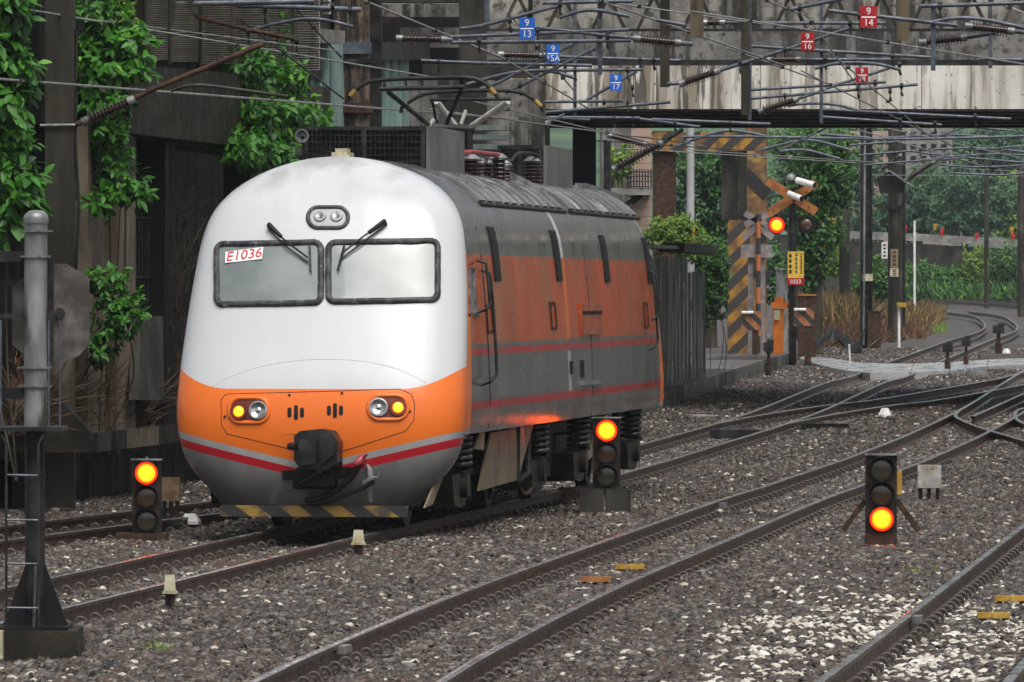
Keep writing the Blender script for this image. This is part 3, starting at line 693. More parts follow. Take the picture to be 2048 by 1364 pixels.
# roof equipment
M['grey_panel'] = worn('grey_panel', (.085,.08,.078), (.15,.145,.14), 2.5, .4, c3=(.045,.042,.04), s3=6, stretch=(1,.3,.25))
M['louvre'] = worn('louvre', (.010,.010,.011), (.026,.026,.028), 6, .5)
def roofbox(xa, xb, yt, yb, s, length, nfin, nbay):
    a_, b_ = crossp(xa, yt, s), crossp(xb, yb, s); u0, u1, z1, z0 = a_.x, b_.x, a_.z, b_.z
    g = MB(); g.box(u0+.03, u1-.03, s+.06, s+length-.03, z0, z1-.02); o = g.build('resistor_box', M['louvre'], loco)
    for i in range(nbay):
        y0, y1 = s+.0+length*i/nbay, s+length*(i+1)/nbay-.03
        mb = MB(); mb.box(u1-.03, u1+.012, y0, y1, z0-.02, z1); mb.build('side_panel', M['grey_panel'], o)
    mb = MB(); mb.box(u0, u1-.034, s, s+.058, z1-.04, z1); mb.box(u0, u1-.034, s, s+.058, z0-.02, z0+.03)
    for f_ in (0, .5, 1): mb.box(lerp(u0, u1-.08, f_), lerp(u0, u1-.08, f_)+.04, s, s+.058, z0+.032, z1-.042)
    mb.build('frame', M['steel_dark'], o)
    for i in range(nfin):
        q = lerp(z0+.05, z1-.06, (i+.5)/nfin); mb = MB(); mb.box(u0+.042, u1-.085, s+.012, s+.05, q-.005, q+.005); mb.build('louvre_blade', M['steel_dark'], o)
    mb = MB()
    for i in range(26):
        q = lerp(u0+.05, u1-.09, i/25); mb.box(q-.003, q+.003, s+.003, s+.010, z0+.033, z1-.043)
    mb.build('mesh_wires', M['steel_dark'], o)
    return o
roofbox(606, 858, 253, 352, 4.3, 2.6, 6, 2)
roofbox(995, 1092, 291, 395, 12.2, 2.4, 5, 2)
mb = MB(); mb.prism([(-.52,4.2,3.56), (.95,4.2,3.43), (.95,4.2,3.50), (-.5,4.2,3.64)], (0,.08,0)); mb.build('roof_rib', M['concrete'], loco)
def insulator(mb, a_, b_, r, n, rc=None):   # ribbed porcelain between two points
    a_, b_ = Vector(a_), Vector(b_); L_ = (b_-a_).length; pr = []
    for i in range(n):
        t0 = L_*i/n; d = L_/n; pr += [(t0, r*.5), (t0+d*.5, r*.5), (t0+d*.6, r), (t0+d*.78, r*.95), (t0+d*.84, r*.5)]
    pr.append((L_, r*.5)); return mb.tube([a_+(b_-a_).normalized()*t for t, _ in pr], [q for _, q in pr], 14)
for px_, yt, yb, s_, r_ in ((941, 318, 382, 7.6, .15), (962, 326, 384, 8.4, .085), (975, 326, 384, 9.0, .085), (998, 316, 384, 8.8, .13), (1012, 330, 382, 9.8, .09), (1064, 322, 380, 11.6, .13)):
    t, b_ = crossp(px_, yt, s_), crossp(px_, yb, s_); mb = MB(); insulator(mb, b_, t, r_, 8); o = mb.build('roof_insulator', M['insul'], loco, smooth=35)
    mb = MB(); mb.tube([t, t+Vector((0,0,.05))], [r_*.8, r_*.35], 12); mb.tube([b_-Vector((0,0,.12)), b_], r_*.8, 12); mb.build('insulator_cap', M['galv'], o, smooth=35)
mb = MB(); mb.tube([crossp(880, 309, 7.2), crossp(945, 304, 7.6), crossp(998, 310, 8.8)], .028, 8); mb.tube([crossp(945,304,7.6), crossp(975,314,9.0)], .022, 8); mb.build('busbar', flat('busbar', (.24,.05,.05), .35), loco, smooth=50)
mb = MB(); mb.tube(arc2([crossp(1020,325,10), crossp(1035,308,10.6), crossp(1060,306,11.4), crossp(1075,312,11.6)], 10), .02, 6); mb.build('jumper_cable', M['black'], loco, smooth=50)
mb = MB(); a_ = crossp(1010, 350, 10.0); mb.prism([crossp(1012,338,10), crossp(1085,376,10), crossp(1085,392,10), crossp(1012,384,10)], (0,.03,0)); mb.build('roof_fairing', M['galv'], loco)
mb = MB(); mb.prism([sidep(1150,366,.6), sidep(1168,366,.6), sidep(1258,396,.6), sidep(1240,408,.6), sidep(1150,392,.6)], (.03,0,0)); mb.build('roof_fairing', M['galv'], loco)
mb = MB(); mb.box(.1,.55,14.9,15.6,3.6,3.78); mb.build('roof_cooler', M['louvre'], loco)
# horn and beacon
hn = MB(); a_ = crossp(605, 272, 3.2); hn._lathe(a_+Vector((0,.15,0)), (0,-1,0), [(0,.04), (.1,.05), (.16,.06), (.2,.072), (.2,.06), (.14,.03)], 14); h_ = hn.build('horn', M['galv'], loco, smooth=40)
mb = MB(); mb.tube([a_, a_+Vector((.02,.05,-.22)), a_+Vector((.1,.05,-.30))], .016, 6); mb.tube(arc2([a_+Vector((.02,0,-.18)), crossp(622,308,2.6), crossp(645,302,2.4), crossp(668,306,2.2)], 10), .010, 6); mb.build('horn_bracket', M['black'], h_, smooth=50)
mb = MB(); a_ = crossp(684, 312, 1.9); mb.box(a_.x-.09, a_.x+.09, 1.8, 2.1, a_.z-.06, a_.z+.035); mb.box(a_.x-.06, a_.x+.06, 1.85, 2.05, a_.z+.036, a_.z+.075); mb.build('antenna_box', M['cream'], loco)
# two raised pantographs
M['pan_white'] = worn('pan_white', (.42,.41,.38), (.62,.61,.57), 6, .4); M['carbon'] = flat('carbon', (.025,.025,.025), .4, .3)
M['horn_tip'] = flat('horn_tip', (.34,.20,.05), .4)
def bow(s, pts, r, tip):
    w_ = [crossp(px_, py_, s) for px_, py_ in pts]; mb = MB(); mb.tube(arc2(w_, 26), r, 8); o = mb.build('pantograph_bow', M['carbon'], loco, smooth=60)
    for t in tip: mb = MB(); mb.tube([crossp(*q, s-.02) for q in t], r*1.25, 8); mb.build('horn_tip', M['horn_tip'], o, smooth=60)
    return o
bow(9.2, [(695,198), (712,180), (738,164), (790,158), (870,156), (932,155), (962,162), (985,180), (997,196)], .024, [((700,192), (711,181)), ((980,176), (990,188))])
bow(11.6, [(802,226), (803,216), (825,200), (850,188), (900,183), (960,181), (1020,182), (1050,188), (1075,205), (1088,222)], .022, [((806,212), (814,207)), ((1070,201), (1082,213))])
def frame(s, segs, mat, name='pantograph_arm'):
    for pts, r in segs: mb = MB(); mb.tube([crossp(*q[:2], s+(q[2] if len(q) > 2 else 0)) for q in pts], r, 8); mb.build(name, mat, loco, smooth=60)
frame(9.4, [([(760,178), (930,174)], .026), ([(775,183), (858,250,.3)], .028), ([(922,180), (893,248,.3)], .024), ([(770,165), (768,180)], .016), ([(930,158), (928,178)], .016)], M['steel_dark'])
frame(9.4, [([(812,162), (812,178)], .012), ([(845,160), (845,177)], .012), ([(880,160), (880,177)], .012)], M['steel_dark'], 'bow_spring')
frame(11.7, [([(860,200), (1022,198)], .020), ([(865,203), (872,240,.4), (885,262,.6)], .016)], M['steel_dark'])
frame(11.8, [([(873,203), (913,256,.5)], .036), ([(1016,203), (938,256,.5)], .036), ([(908,257,.5), (942,257,.5)], .045)], M['pan_white'])
frame(10.4, [([(860,252), (868,238)], .026), ([(922,248), (932,220)], .022)], M['pan_white'])
frame(10.4, [([(865,255), (915,258), (950,258)], .05), ([(938,262), (938,330)], .045), ([(880,262), (878,330)], .045)], M['steel_dark'], 'pantograph_base')
mb = MB(); a_ = crossp(975, 250, 12.6); 
for i in range(4): mb.box(a_.x-.2, a_.x+.2, 12.6, 13.0, a_.z-.06-.11*i, a_.z-.11*i)
mb.build('spring_box', worn('spring_grey', (.10,.13,.12), (.17,.20,.19), 5, .4), loco)
# bogies
M['spring'] = worn('spring', (.05,.05,.05), (.10,.10,.10), 7, .22, .6); M['axb'] = worn('axle_box', (.016,.015,.012), (.042,.039,.028), 6, .4)
for spx in ((920, 1075), (1158, 1264)):
    axs = [sidep(q, 900, 1.2).y for q in spx]
    bg_ = MB(); bg_.box(-.80, .80, axs[0]-.7, axs[1]+.7, .42, .84); bogie = bg_.build('bogie', M['black'], loco)
    for ax_ in axs:
        for sg in (-1, 1):
            mb = MB(); mb._lathe((sg*.565, ax_, .46), (sg, 0, 0), [(-.03,.488), (0,.488), (.005,.462), (.10,.46), (.10,.38), (.07,.36), (.06,.15), (.11,.14), (.12,.05)], 32); mb.build('wheel', M['steel_dark'], bogie, smooth=35)
            mb = MB(); mb.prism([(min(sg*.8, sg*1.22), ax_+dy, z_) for dy, z_ in ((-.7,.52), (-.55,.24), (-.2,.20), (.2,.20), (.42,.3), (.45,.56))], (.42,0,0)); mb.tube([(sg*1.22, ax_, .42), (sg*1.29, ax_, .42)], .13, 14); mb.build('axle_box', M['axb'], bogie, smooth=35)
            mb = MB(); hp_ = [(sg*1.19+.115*math.cos(t), ax_+.115*math.sin(t), .57+.36*t/(2*math.pi*5.5)) for t in np.linspace(0, 2*math.pi*5.5, 100)]; mb.tube(hp_, .025, 6); mb.build('coil_spring', M['spring'], bogie, smooth=60)
    for sg in (-1, 1):
        mb = MB(); mb.box(min(sg*.84, sg*1.0), max(sg*.84, sg*1.0), axs[0]-.6, axs[1]+.6, .5, .72); mb.tube([(sg*1.1, axs[1]-1.0, .3), (sg*1.1, axs[1]-.8, .93)], .05, 8); mb.tube([(sg*1.05, axs[1]+.9, .35), (sg*1.12, axs[1]+.7, .9)], .03, 8); mb.build('bogie_frame', M['steel_dark'], bogie, smooth=35)
mb = MB(); mb.box(-1.0, 1.0, 6.6, 10.8, .40, .944); mb.box(-.7, .7, 1.2, 16.2, .85, .944); mb.box(-1.1, 1.1, 7.2, 9.8, .3, .45); mb.build('dark_underfloor_fill', M['black'], loco)  # black boxes added to keep the underfloor dark, in place of equipment
mb = MB(); mb.tube([(1.22,6.1,.95), (1.22,6.1,.35)], .03, 8); mb.tube(arc2([(1.2,6.0,.42), (1.22,6.5,.22), (1.2,7.2,.2), (1.2,7.6,.3)], 12), .022, 6); mb.tube([(1.15,7.4,.9), (1.2,7.1,.4), (1.1,6.8,.3)], .04, 8); mb.build('underframe_pipes', M['steel_dark'], loco, smooth=50)
for poly, u in ((((978,866), (1063,849), (1032,960), (953,982)), 1.20), (((908,868), (918,862), (862,1008), (846,1016)), 1.12), (((1195,838), (1210,835), (1180,915), (1166,925)), 1.20)):
    mb = MB(); mb.prism([sidep(*q, u) for q in poly], (.02,0,0)); mb.build('splash_plate', M['tan'], loco)
mb = MB(); a_ = sidep(903, 878, 1.25); mb.tube([a_, a_+Vector((0,.9,.03))], .05, 8); mb.build('sand_pipe', M['galv'], loco)
mb = MB(); mb.prism([sidep(*q, 1.3) for q in ((961,850), (966,848), (964,900), (945,898))], (.02,0,0)); mb.build('step_bracket', M['tan'], loco)
# ------------------------------------------------------------------ signals, boxes and small trackside things
lamp = Mat('signal_lamp_lit', .3); lamp.color((.4,.02,.01))
vx, vy, vz = lamp.xyz('Generated'); lamp.emit((1, .10, .002), 6.5); M['lamp'] = lamp.m
rr_ = ((vx-.5).pow(2.0)+(vz-.5).pow(2.0)).pow(.5)*2.0      # bright core, dimmer rim, fine lens grid
gr_ = (vx*90.0+vz*25.0).sin()*.5+.5
st_ = rr_.ramp(.55, 1.0, 1.0, .22)*(gr_*.25+.8)*10.5; lamp.nt.links.new(st_.k, lamp.b.inputs['Emission Strength'])
M['lamp_halo'] = glow('signal_lamp_halo', (1, .014, .002), 1.8)  # added glowing ring round lit lenses, standing for their red halo
lens_a = Mat('lens_dark_amber', .12, 0, .6); lens_a.color((.075,.042,.022)); M['lens_a'] = lens_a.m
lens_g = Mat('lens_dark_green', .12, 0, .6); lens_g.color((.055,.05,.03)); M['lens_g'] = lens_g.m
M['sig_case'] = worn('sig_case', (.016,.013,.012), (.036,.029,.027), 6, .4)
def dwarf(px, yt, yb, wpx, lit, Y, label, group=None):
    c = P(px, yb, Y); k = Y/F; w, h = wpx*k, (yb-yt)*k
    o = thing('dwarf_signal', tuple(c), label, 'signal', group)
    mb = MB(); mb.box(c.x-w/2, c.x+w/2, Y, Y+.16, c.z, c.z+h); case = mb.build('signal_case', M['sig_case'], o)
    r = w*.36
    for i in range(3):
        zc = c.z+h*(1-(i+.5)/3*.97-.01)
        mb = MB(); q = Vector((c.x, Y, zc))
        mb._lathe(q+Vector((0,.01,0)), (0,-1,0), [(0,r*1.06), (.05,r*1.06), (.05,r*1.0), (.012,r*.98)], 28); mb.build('lens_ring', M['sig_case'], o, smooth=40)
        mb = MB(); n = 20                      # hood over the upper half
        rows = [[q+Vector((r*1.16*math.cos(a), -.01-d*(.35+.65*max(0, math.sin(a))), r*1.16*math.sin(a))) for a in np.linspace(-.35, math.pi+.35, n)] for d in (0, .13)]
        rows += [[q+Vector((r*1.10*math.cos(a), -.01-d*(.35+.65*max(0, math.sin(a))), r*1.10*math.sin(a))) for a in np.linspace(-.35, math.pi+.35, n)] for d in (.13, 0)]
        mb.sheet(rows); mb.build('hood', M['sig_case'], o, smooth=40)
        mt = M['lamp'] if i == lit else (M['lens_a'] if i == 1 else M['lens_g'])
        mb = MB(); mb._lathe(q, (0,-1,0), [(0,r*.97), (.015,r*.95), (.024,r*.6), (.028,r*.1)], 28); l = mb.build('lens', mt, o, smooth=50)
        if i == lit:
            l['label'] = 'glowing red signal lens'
            mb = MB(); mb._lathe(q+Vector((0,-.0525,0)), (0,-1,0), [(0,r*1.08), (.004,r*1.06), (.004,r*.93), (0,r*.91)], 28, False); mb.build('halo_ring', M['lamp_halo'], l, smooth=40)
    mb = MB(); mb.box(c.x-w/2-.01, c.x+w/2+.01, Y-.03, Y+.17, c.z+h+.001, c.z+h+.015); mb.build('top_plate', M['galv'], o)
    mb = MB(); mb.tube([(c.x,Y+.08,c.z+h+.01), (c.x,Y+.08,c.z+h+.035)], .012, 8); mb.build('lifting_eye', M['galv'], o)
    return o, c, w, h
o, c, w, h = dwarf(293, 921, 1066, 58, 0, 68.4, 'dwarf signal glowing at the top, standing beside a brown box by the siding', None)
mb = MB(); mb.box(c.x-.30, c.x+.20, c.y-.1, c.y+.25, -.2, c.z-.002); mb.build('base_plate', M['rust'], o)
o, c, w, h = dwarf(1213, 837, 976, 55, 0, 77.5, 'dwarf signal glowing at the top, on two concrete blocks beside the locomotive')
for dx in (-.17, .13):
    mb = MB(); mb.obox((c.x+dx, c.y+.05, c.z-.20), (.27,.34,.37), .03*dx); mb.build('foot_block', M['concrete_dark'], o)
o, c, w, h = dwarf(1763, 911, 1066, 62, 2, 66.8, 'dwarf signal glowing at the bottom, propped by slanted struts beside the pebbles')
for sg in (-1, 1):
    mb = MB(); mb.bar((c.x+sg*w*.5, c.y+.1, c.z+h*.42), (c.x+sg*w*1.22, c.y+.12, c.z+.02), .05, .05); mb.build('strut', M['rust'], o)
mb = MB(); mb.box(c.x+w/2, c.x+w/2+.05, c.y+.03, c.y+.12, c.z+h*.5, c.z+h*.8); mb.build('terminal_box', M['yellow'], o)
mb = MB(); mb.box(c.x-w/2, c.x+w/2, c.y, c.y+.2, c.z-.2, c.z-.002); mb.build('base_plate', M['rust'], o)
# junction boxes on posts
def boxpost(px, yt, ym, yb, wpx, label, mat, nleg, taper=.0, dark=None):
    b = G(px, yb, -.13); Y = b.y; k = Y/F; w = wpx*k; z1 = P(px, yt, Y).z; z0 = P(px, ym, Y).z
    o = thing('cable_junction_box', tuple(b), label, 'junction box')
    mb = MB(); t = w*taper
    mb.hexa([(b.x-w/2,Y-w*.4,z0), (b.x+w/2,Y-w*.4,z0), (b.x+w/2,Y+w*.4,z0), (b.x-w/2,Y+w*.4,z0), (b.x-w/2+t,Y-w*.4+t,z1), (b.x+w/2-t,Y-w*.4+t,z1), (b.x+w/2-t,Y+w*.4-t,z1), (b.x-w/2+t,Y+w*.4-t,z1)])
    mb.build('box', mat, o)
    mb = MB(); mb.box(b.x-w/2-.012, b.x+w/2+.012, Y-w*.4-.012, Y+w*.4+.012, z0-.02, z0-.001); mb.build('box_flange', mat, o)
    for i in range(nleg):
        q = b.x+(i-(nleg-1)/2)*w*.36; mb = MB(); mb.bar((q*.9+b.x*.1, Y, b.z-.05), (q, Y, z0-.02), .04, .04); mb.build('leg', M['rust'] if i else M['black'], o)
    return o
boxpost(342, 955, 998, 1058, 36, 'brown junction box on a thick post right beside the siding signal', M['brown_box'], 3)
boxpost(340, 1150, 1182, 1234, 23, 'cream box on a short rusty post in the open ballast near the ladder mast', M['cream'], 2, .1)
boxpost(717, 1060, 1085, 1118, 24, 'tapered cream box on two short legs in front of the locomotive', M['cream'], 2, .12)
boxpost(1858, 930, 972, 1008, 48, 'large dented metal box on three legs behind the lowest lit signal', worn('box_metal', (.30,.29,.26), (.48,.47,.44), 7, .35, .2, c3=(.25,.15,.06), s3=7), 3, .02)
# white track transponders
def hexblock(px, yt, yb, wpx, label, name='track_marker'):
    b = G(px, yb, -.13); Y = b.y; k = Y/F; w = wpx*k; h = (yb-yt)*k
    o = thing(name, tuple(b), label, 'track marker')
    mb = MB(); mb.box(b.x-w*.4, b.x+w*.4, Y-w*.2, Y+w*.2, b.z-.05, b.z+h*.3); mb.build('base', M['black'], o)
    mb = MB(); z0, zm, z1 = b.z+h*.3, b.z+h*.5, b.z+h
    lo = [(b.x+w*.5*math.cos(a), Y+w*.34*math.sin(a)) for a in np.linspace(.3, 2*math.pi+.3, 7)[:-1]]
    rows = [[(x_, y_, z0) for x_, y_ in lo], [(x_, y_, zm) for x_, y_ in lo], [(lerp(b.x, x_, .5), lerp(Y, y_, .5), z1) for x_, y_ in lo]]
    mb.sheet(rows, close=True); mb.f += [tuple(range(5, -1, -1)), tuple(range(12, 18))]; mb.mi += [0, 0]; mb.build('cap', M['white_paint'], o)
hexblock(381, 1027, 1058, 44, 'white faceted cap on the ballast beside the brown junction box')
hexblock(1770, 816, 842, 28, 'white cap on the ballast beyond the black cable box')
hexblock(1843, 769, 784, 20, 'small white cap just in front of the grey crossing deck')
hexblock(2013, 697, 712, 18, 'small white cap behind the rusty post beyond the crossing deck')
# yellow plates between the rails
for px, py, wpx, label, mt in ((1260, 1131, 58, 'yellow plate between the rails, the cleaner of the pair on the middle track', M['yellow']), (1191, 1156, 60, 'rust red yellow plate between the rails, worn one of the pair', M['rust_orange']),
        (2022, 1194, 64, 'ochre plate between the third track rails, the farther one', M['yellow']), (1987, 1228, 64, 'ochre plate between the third track rails, the nearer one', M['yellow'])):
    c = G(px, py, -.10); w = wpx*c.y/F; o = thing('rail_plate', tuple(c), label, 'plate')
    mb = MB(); mb.box(c.x-w/2, c.x+w/2, c.y-.05, c.y+.05, c.z-.03, c.z+.012); mb.build('plate', mt, o)
    for sg in (-1, 1): mb = MB(); mb.box(c.x+sg*w*.35-.02, c.x+sg*w*.35+.02, c.y-.04, c.y+.04, c.z-.12, c.z-.031); mb.build('leg', M['rust'], o)
# signal mast with ladder, seen from behind
b = G(70, 1300, -.04); Y = b.y; k = Y/F
Z = lambda py: H-(py-HY)*k
X = lambda px: (px-CX)*k
mast = thing('signal_mast', tuple(b), 'weathered grey signal mast with ladder and octagonal backboard, seen from behind', 'signal mast')
mb = MB(); r = 23*k; mb.tube([(X(71),Y,Z(858)), (X(72),Y,Z(445))], r, 20); mb.build('upper_tube', M['galv'], mast, smooth=50)
mb = MB(); mb._lathe((X(72),Y,Z(447)), (0,0,1), [(0,r*1.08), (.035,r*1.1), (.06,r*.98), (.085,r*.6), (.09,r*.1)], 20); mb.build('cap', M['galv'], mast, smooth=50)
mb = MB(); mb.tube([(X(70),Y,Z(1250)), (X(70),Y,Z(862))], 20*k, 16); mb.build('lower_tube', M['steel_dark'], mast, smooth=50)
for px_, py_, w_ in ((72,462,34), (72,513,30), (70,735,34), (72,772,32)):
    mb = MB(); mb._lathe((X(px_),Y,Z(py_)-.008), (0,0,1), [(0,r*1.03), (0,r*1.25), (.016,r*1.25), (.016,r*1.03)], 20); mb.bar((X(px_-w_),Y-.02,Z(py_)), (X(px_+w_),Y-.02,Z(py_)), .012, .012); mb.build('band_clamp', M['galv'], mast, smooth=40)
bd = [(22,600), (22,575), (58,540), (100,528), (128,527), (174,555), (176,560), (176,690), (155,712), (128,722), (60,722), (22,690)]
mb = MB(); mb.prism([(X(px_),Y+.12,Z(py_)) for px_, py_ in bd], (0,.05,0)); bdo = mb.build('backboard', worn('board', (.045,.040,.035), (.15,.14,.125), 4, .45, c3=(.030,.016,.012), s3=4, bump=.2), mast)
mb = MB(); mb.tube([(X(118),Y+.06,Z(626)), (X(118),Y+.12,Z(626))], .035, 12); mb.bar((X(98),Y+.08,Z(520)), (X(98),Y+.08,Z(725)), .05, .05); mb.build('bracket', M['steel_dark'], mast)
mb = MB(); mb.bar((X(-40),Y+.03,Z(514)), (X(50),Y+.03,Z(512)), .05, .07); mb.bar((X(-40),Y+.02,Z(632)), (X(112),Y-.02,Z(632)), .02, .03); mb.bar((X(-40),Y+.03,Z(788)), (X(48),Y+.03,Z(786)), .05, .07); mb.build('arm', M['steel_dark'], mast)
mb = MB(); mb.box(X(-60), X(130), Y-.25, Y+.28, Z(858)-.01, Z(853)); mb.build('platform', M['steel_dark'], mast)
for px_ in (4, 100, 122):
    mb = MB(); mb.tube([(X(px_),Y-.12,Z(857)), (X(px_),Y-.12,Z(640))], .007, 6); mb.build('rail_post', M['steel'], mast)
for px_ in (18, 82):
    mb = MB(); mb.tube([(X(px_+(16 if px_ > 50 else -16)),Y-.2,Z(856)), (X(px_),Y-.25,Z(885)), (X(px_),Y-.25,Z(1300))], .009, 6); mb.build('ladder_rail', M['steel_dark'], mast, smooth=50)
for py_ in (948, 1037, 1124, 1212):
    mb = MB(); mb.tube([(X(18),Y-.25,Z(py_)), (X(82),Y-.25,Z(py_+1))], .008, 6); mb.build('rung', M['steel'], mast)
mb = MB(); mb.prism([(X(px_),Y-.02,Z(py_)) for px_, py_ in ((52,1128), (90,1128), (136,1250), (6,1250))], (0,.04,0)); mb.prism([(X(70),Y-.25,Z(1250)), (X(70),Y+.25,Z(1250)), (X(70),Y+.06,Z(1128)), (X(70),Y-.06,Z(1128))], (.02,0,0)); mb.box(X(2), X(140), Y-.27, Y+.27, Z(1256), Z(1250)); mb.build('base_gusset', M['black'], mast)
mb = MB(); mb.hexa([(X(6),Y-.4,b.z-.2), (X(168),Y-.4,b.z-.2), (X(168),Y+.4,b.z-.2), (X(6),Y+.4,b.z-.2), (X(8),Y-.38,Z(1257)), (X(160),Y-.38,Z(1257)), (X(160),Y+.36,Z(1257)), (X(8),Y+.36,Z(1257))]); mb.build('foundation', M['concrete_moss'], mast)
mb = MB(); mb.box(X(-8), X(16), Y-.5, Y-.35, b.z-.1, Z(1255)); tag(mb.build('cable_stub_post', M['cream']), 'stubby weathered post at the foot of the ladder mast', 'post')
# scraps beside the track
for px, py, w_, d_, h_, lab, mt in ((1133, 1000, .19, .2, .13, 'small rusty square block against the rail near the locomotive bogie', 'rust'), (1395, 838, .5, .9, .05, 'flat timber offcut lying by the rail behind the locomotive', 'concrete'), (1370, 798, .3, .3, .16, 'small rusty box at the foot of the low concrete wall', 'rust_orange')):
    c = G(px, py, -.12); mb = MB(); mb.obox(c+Vector((0,0,h_/2)), (w_,d_,h_), .2); mb.obox(c+Vector((0,0,h_+.012)), (w_*.8,d_*.8,.02), .2); tag(mb.build('trackside_block', M[mt]), lab, 'block')
# ------------------------------------------------------------------ structures: left building, bridge, crossing
def WY(px, off=0.0):                        # distance at which a column of the photo meets the building line left of the track
    return (15.5-off)/(.13+(CX-px)/F)
def WP(px, py, off=0.0): return P(px, py, WY(px, off))
wd = Vector((.13, 1, 0)).normalized(); wnrm = Vector((1, -.13, 0)).normalized()     # along the wall, out of the wall
def wallquad(mb, px0, px1, y0a, y1a, off=0.0, y0b=None, y1b=None, th=.25):   # a slab on the wall plane; rows may differ at its two ends
    y0b = y0a if y0b is None else y0b; y1b = y1a if y1b is None else y1b
    q = [WP(px0, y1a, off), WP(px1, y1b, off), WP(px1, y0b, off), WP(px0, y0a, off)]
    mb.prism(q, -wnrm*th); return mb
# ledge (old platform) with a wing wall
A = Vector((-4.78, 80, .73)); ledge = thing('concrete_ledge', (A.x, A.y, -.2), 'old stained concrete platform ledge overgrown with dry brush on the left', 'platform')
B = A+wd*30
for i in range(9):                          # facing blocks along its edge
    p, q = A+wd*(i*2.1), A+wd*(i*2.1+2.06); mb = MB(); mb.prism([p, q, q-Vector((0,0,.22)), p-Vector((0,0,.22))], -wnrm*(.3+.02*(i % 3))); mb.build('facing_block', [M['pillar'], M['concrete_dark'], M['concrete_moss']][(i*2+1) % 3], ledge)
mb = MB(); top = [A-Vector((0,0,.02))-wnrm*.3, B-wnrm*.3-Vector((0,0,.02)), B-wnrm*6-Vector((0,0,.02)), A-wnrm*6-Vector((0,0,.02))]; mb.prism(top, (0,0,-.3)); mb.build('deck_slab', M['concrete_moss'], ledge)
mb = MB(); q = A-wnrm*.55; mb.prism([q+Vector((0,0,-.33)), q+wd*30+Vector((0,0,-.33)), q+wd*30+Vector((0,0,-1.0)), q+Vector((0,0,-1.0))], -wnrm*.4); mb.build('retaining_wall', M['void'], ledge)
mb = MB(); mb.prism([P(186,868,77.8), P(128,807,77.8), P(-60,800,77.8), P(-60,905,77.8), P(180,905,77.8)], (0,.25,0)); mb.build('wing_wall', M['concrete_moss'], ledge)
for i in range(3):
    mb = MB(); x0 = A.x-.5-.9*i; mb.box(x0-.2, x0, 80.4, 80.7, -.3, .45); mb.build('support_post', M['void'], ledge)
# building on pillars
bl = thing('trackside_building', tuple(WP(240, 850)), 'dark wet concrete building on pale pillars beside the track, louvred above', 'building')
for (a_, b_, yt, yb) in ((176, 210, 240, 868), (236, 271, 240, 862), (330, 350, 250, 850), (500, 520, 260, 800)):
    mb = MB(); wallquad(mb, a_, b_, yt, yb, .25, th=.35); mb.build('pillar', M['pillar'] if 100 < a_ < 300 else M['void'], bl)
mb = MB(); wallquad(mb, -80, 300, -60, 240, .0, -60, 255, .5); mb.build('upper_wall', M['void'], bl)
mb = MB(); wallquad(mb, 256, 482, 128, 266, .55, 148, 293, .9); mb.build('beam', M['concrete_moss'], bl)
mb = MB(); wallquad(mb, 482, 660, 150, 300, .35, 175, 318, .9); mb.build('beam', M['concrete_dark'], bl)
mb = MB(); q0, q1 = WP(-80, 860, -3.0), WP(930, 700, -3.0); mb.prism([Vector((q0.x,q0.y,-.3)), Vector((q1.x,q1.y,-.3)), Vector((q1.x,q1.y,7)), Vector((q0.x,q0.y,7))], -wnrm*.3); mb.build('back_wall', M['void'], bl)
mb = MB(); a_ = WP(-80, 300, 0); b_ = WP(700, 300, 0); mb.prism([Vector((a_.x,a_.y,4.45)), Vector((b_.x,b_.y,4.45)), Vector((b_.x,b_.y,4.45))-wnrm*4, Vector((a_.x,a_.y,4.45))-wnrm*4], (0,0,.25)); mb.build('floor_slab', M['void'], bl)
mb = MB(); a_ = WP(-80, 300, -.4); b_ = WP(700, 300, -.4); mb.prism([Vector((a_.x,a_.y,7.6)), Vector((b_.x,b_.y,7.6)), Vector((b_.x,b_.y,7.6))-wnrm*6, Vector((a_.x,a_.y,7.6))-wnrm*6], (0,0,.25)); mb.build('roof_slab', M['concrete_dark'], bl)
# louvre screen: bays between uprights
M['slat'] = worn('slat', (.36,.325,.26), (.56,.52,.44), 2.5, .4, c3=(.13,.14,.06), s3=2.0)
for px0, px1, lo in ((292, 338, 120), (341, 400, 124), (403, 464, 128), (468, 530, 132), (533, 585, 138), (588, 640, 142)):
    mb = MB(); n = 34
    for i in range(n):
        y0 = lerp(-26, lo, i/n); q = [WP(px0, y0, .34), WP(px1, y0, .34), WP(px1, y0+3.0, .42), WP(px0, y0+3.0, .42)]; mb.prism(q, -wnrm*.012)
    o = mb.build('louvre_bay', M['slat'], bl); o['kind'] = 'stuff'
    mb = MB(); mb.tube([WP(px0-1.5, -40, .45), WP(px0-1.5, lo+6, .45)], .022, 8); mb.build('upright', M['pole'], bl)
mb = MB(); wallquad(mb, 286, 645, -40, 138, .2, -40, 160, .1); mb.build('screen_backing', M['concrete_moss'], bl)
# vertical bar screens between the pillars
for i in range(11):
    px_ = 272+i*6.0; mb = MB(); mb.tube([WP(px_, 435, .05), WP(px_, 640, .05)], .012, 6); mb.build('screen_bar', M['steel_dark'], bl)
for py_ in (436, 555, 640): mb = MB(); mb.tube([WP(270, py_, .07), WP(336, py_, .07)], .016, 6); mb.build('screen_rail', M['steel_dark'], bl)
mb = MB(); q = [WP(282, 640, .3), WP(326, 632, .3), WP(328, 800, .45), WP(278, 800, .45)]; mb.prism(q, -wnrm*.12); mb.build('leaning_slab', M['concrete_dark'], bl)
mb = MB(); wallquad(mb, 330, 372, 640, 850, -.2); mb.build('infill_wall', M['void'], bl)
mb = MB(); wallquad(mb, -60, 176, 560, 860, -.3); mb.build('infill_wall', M['void'], bl)
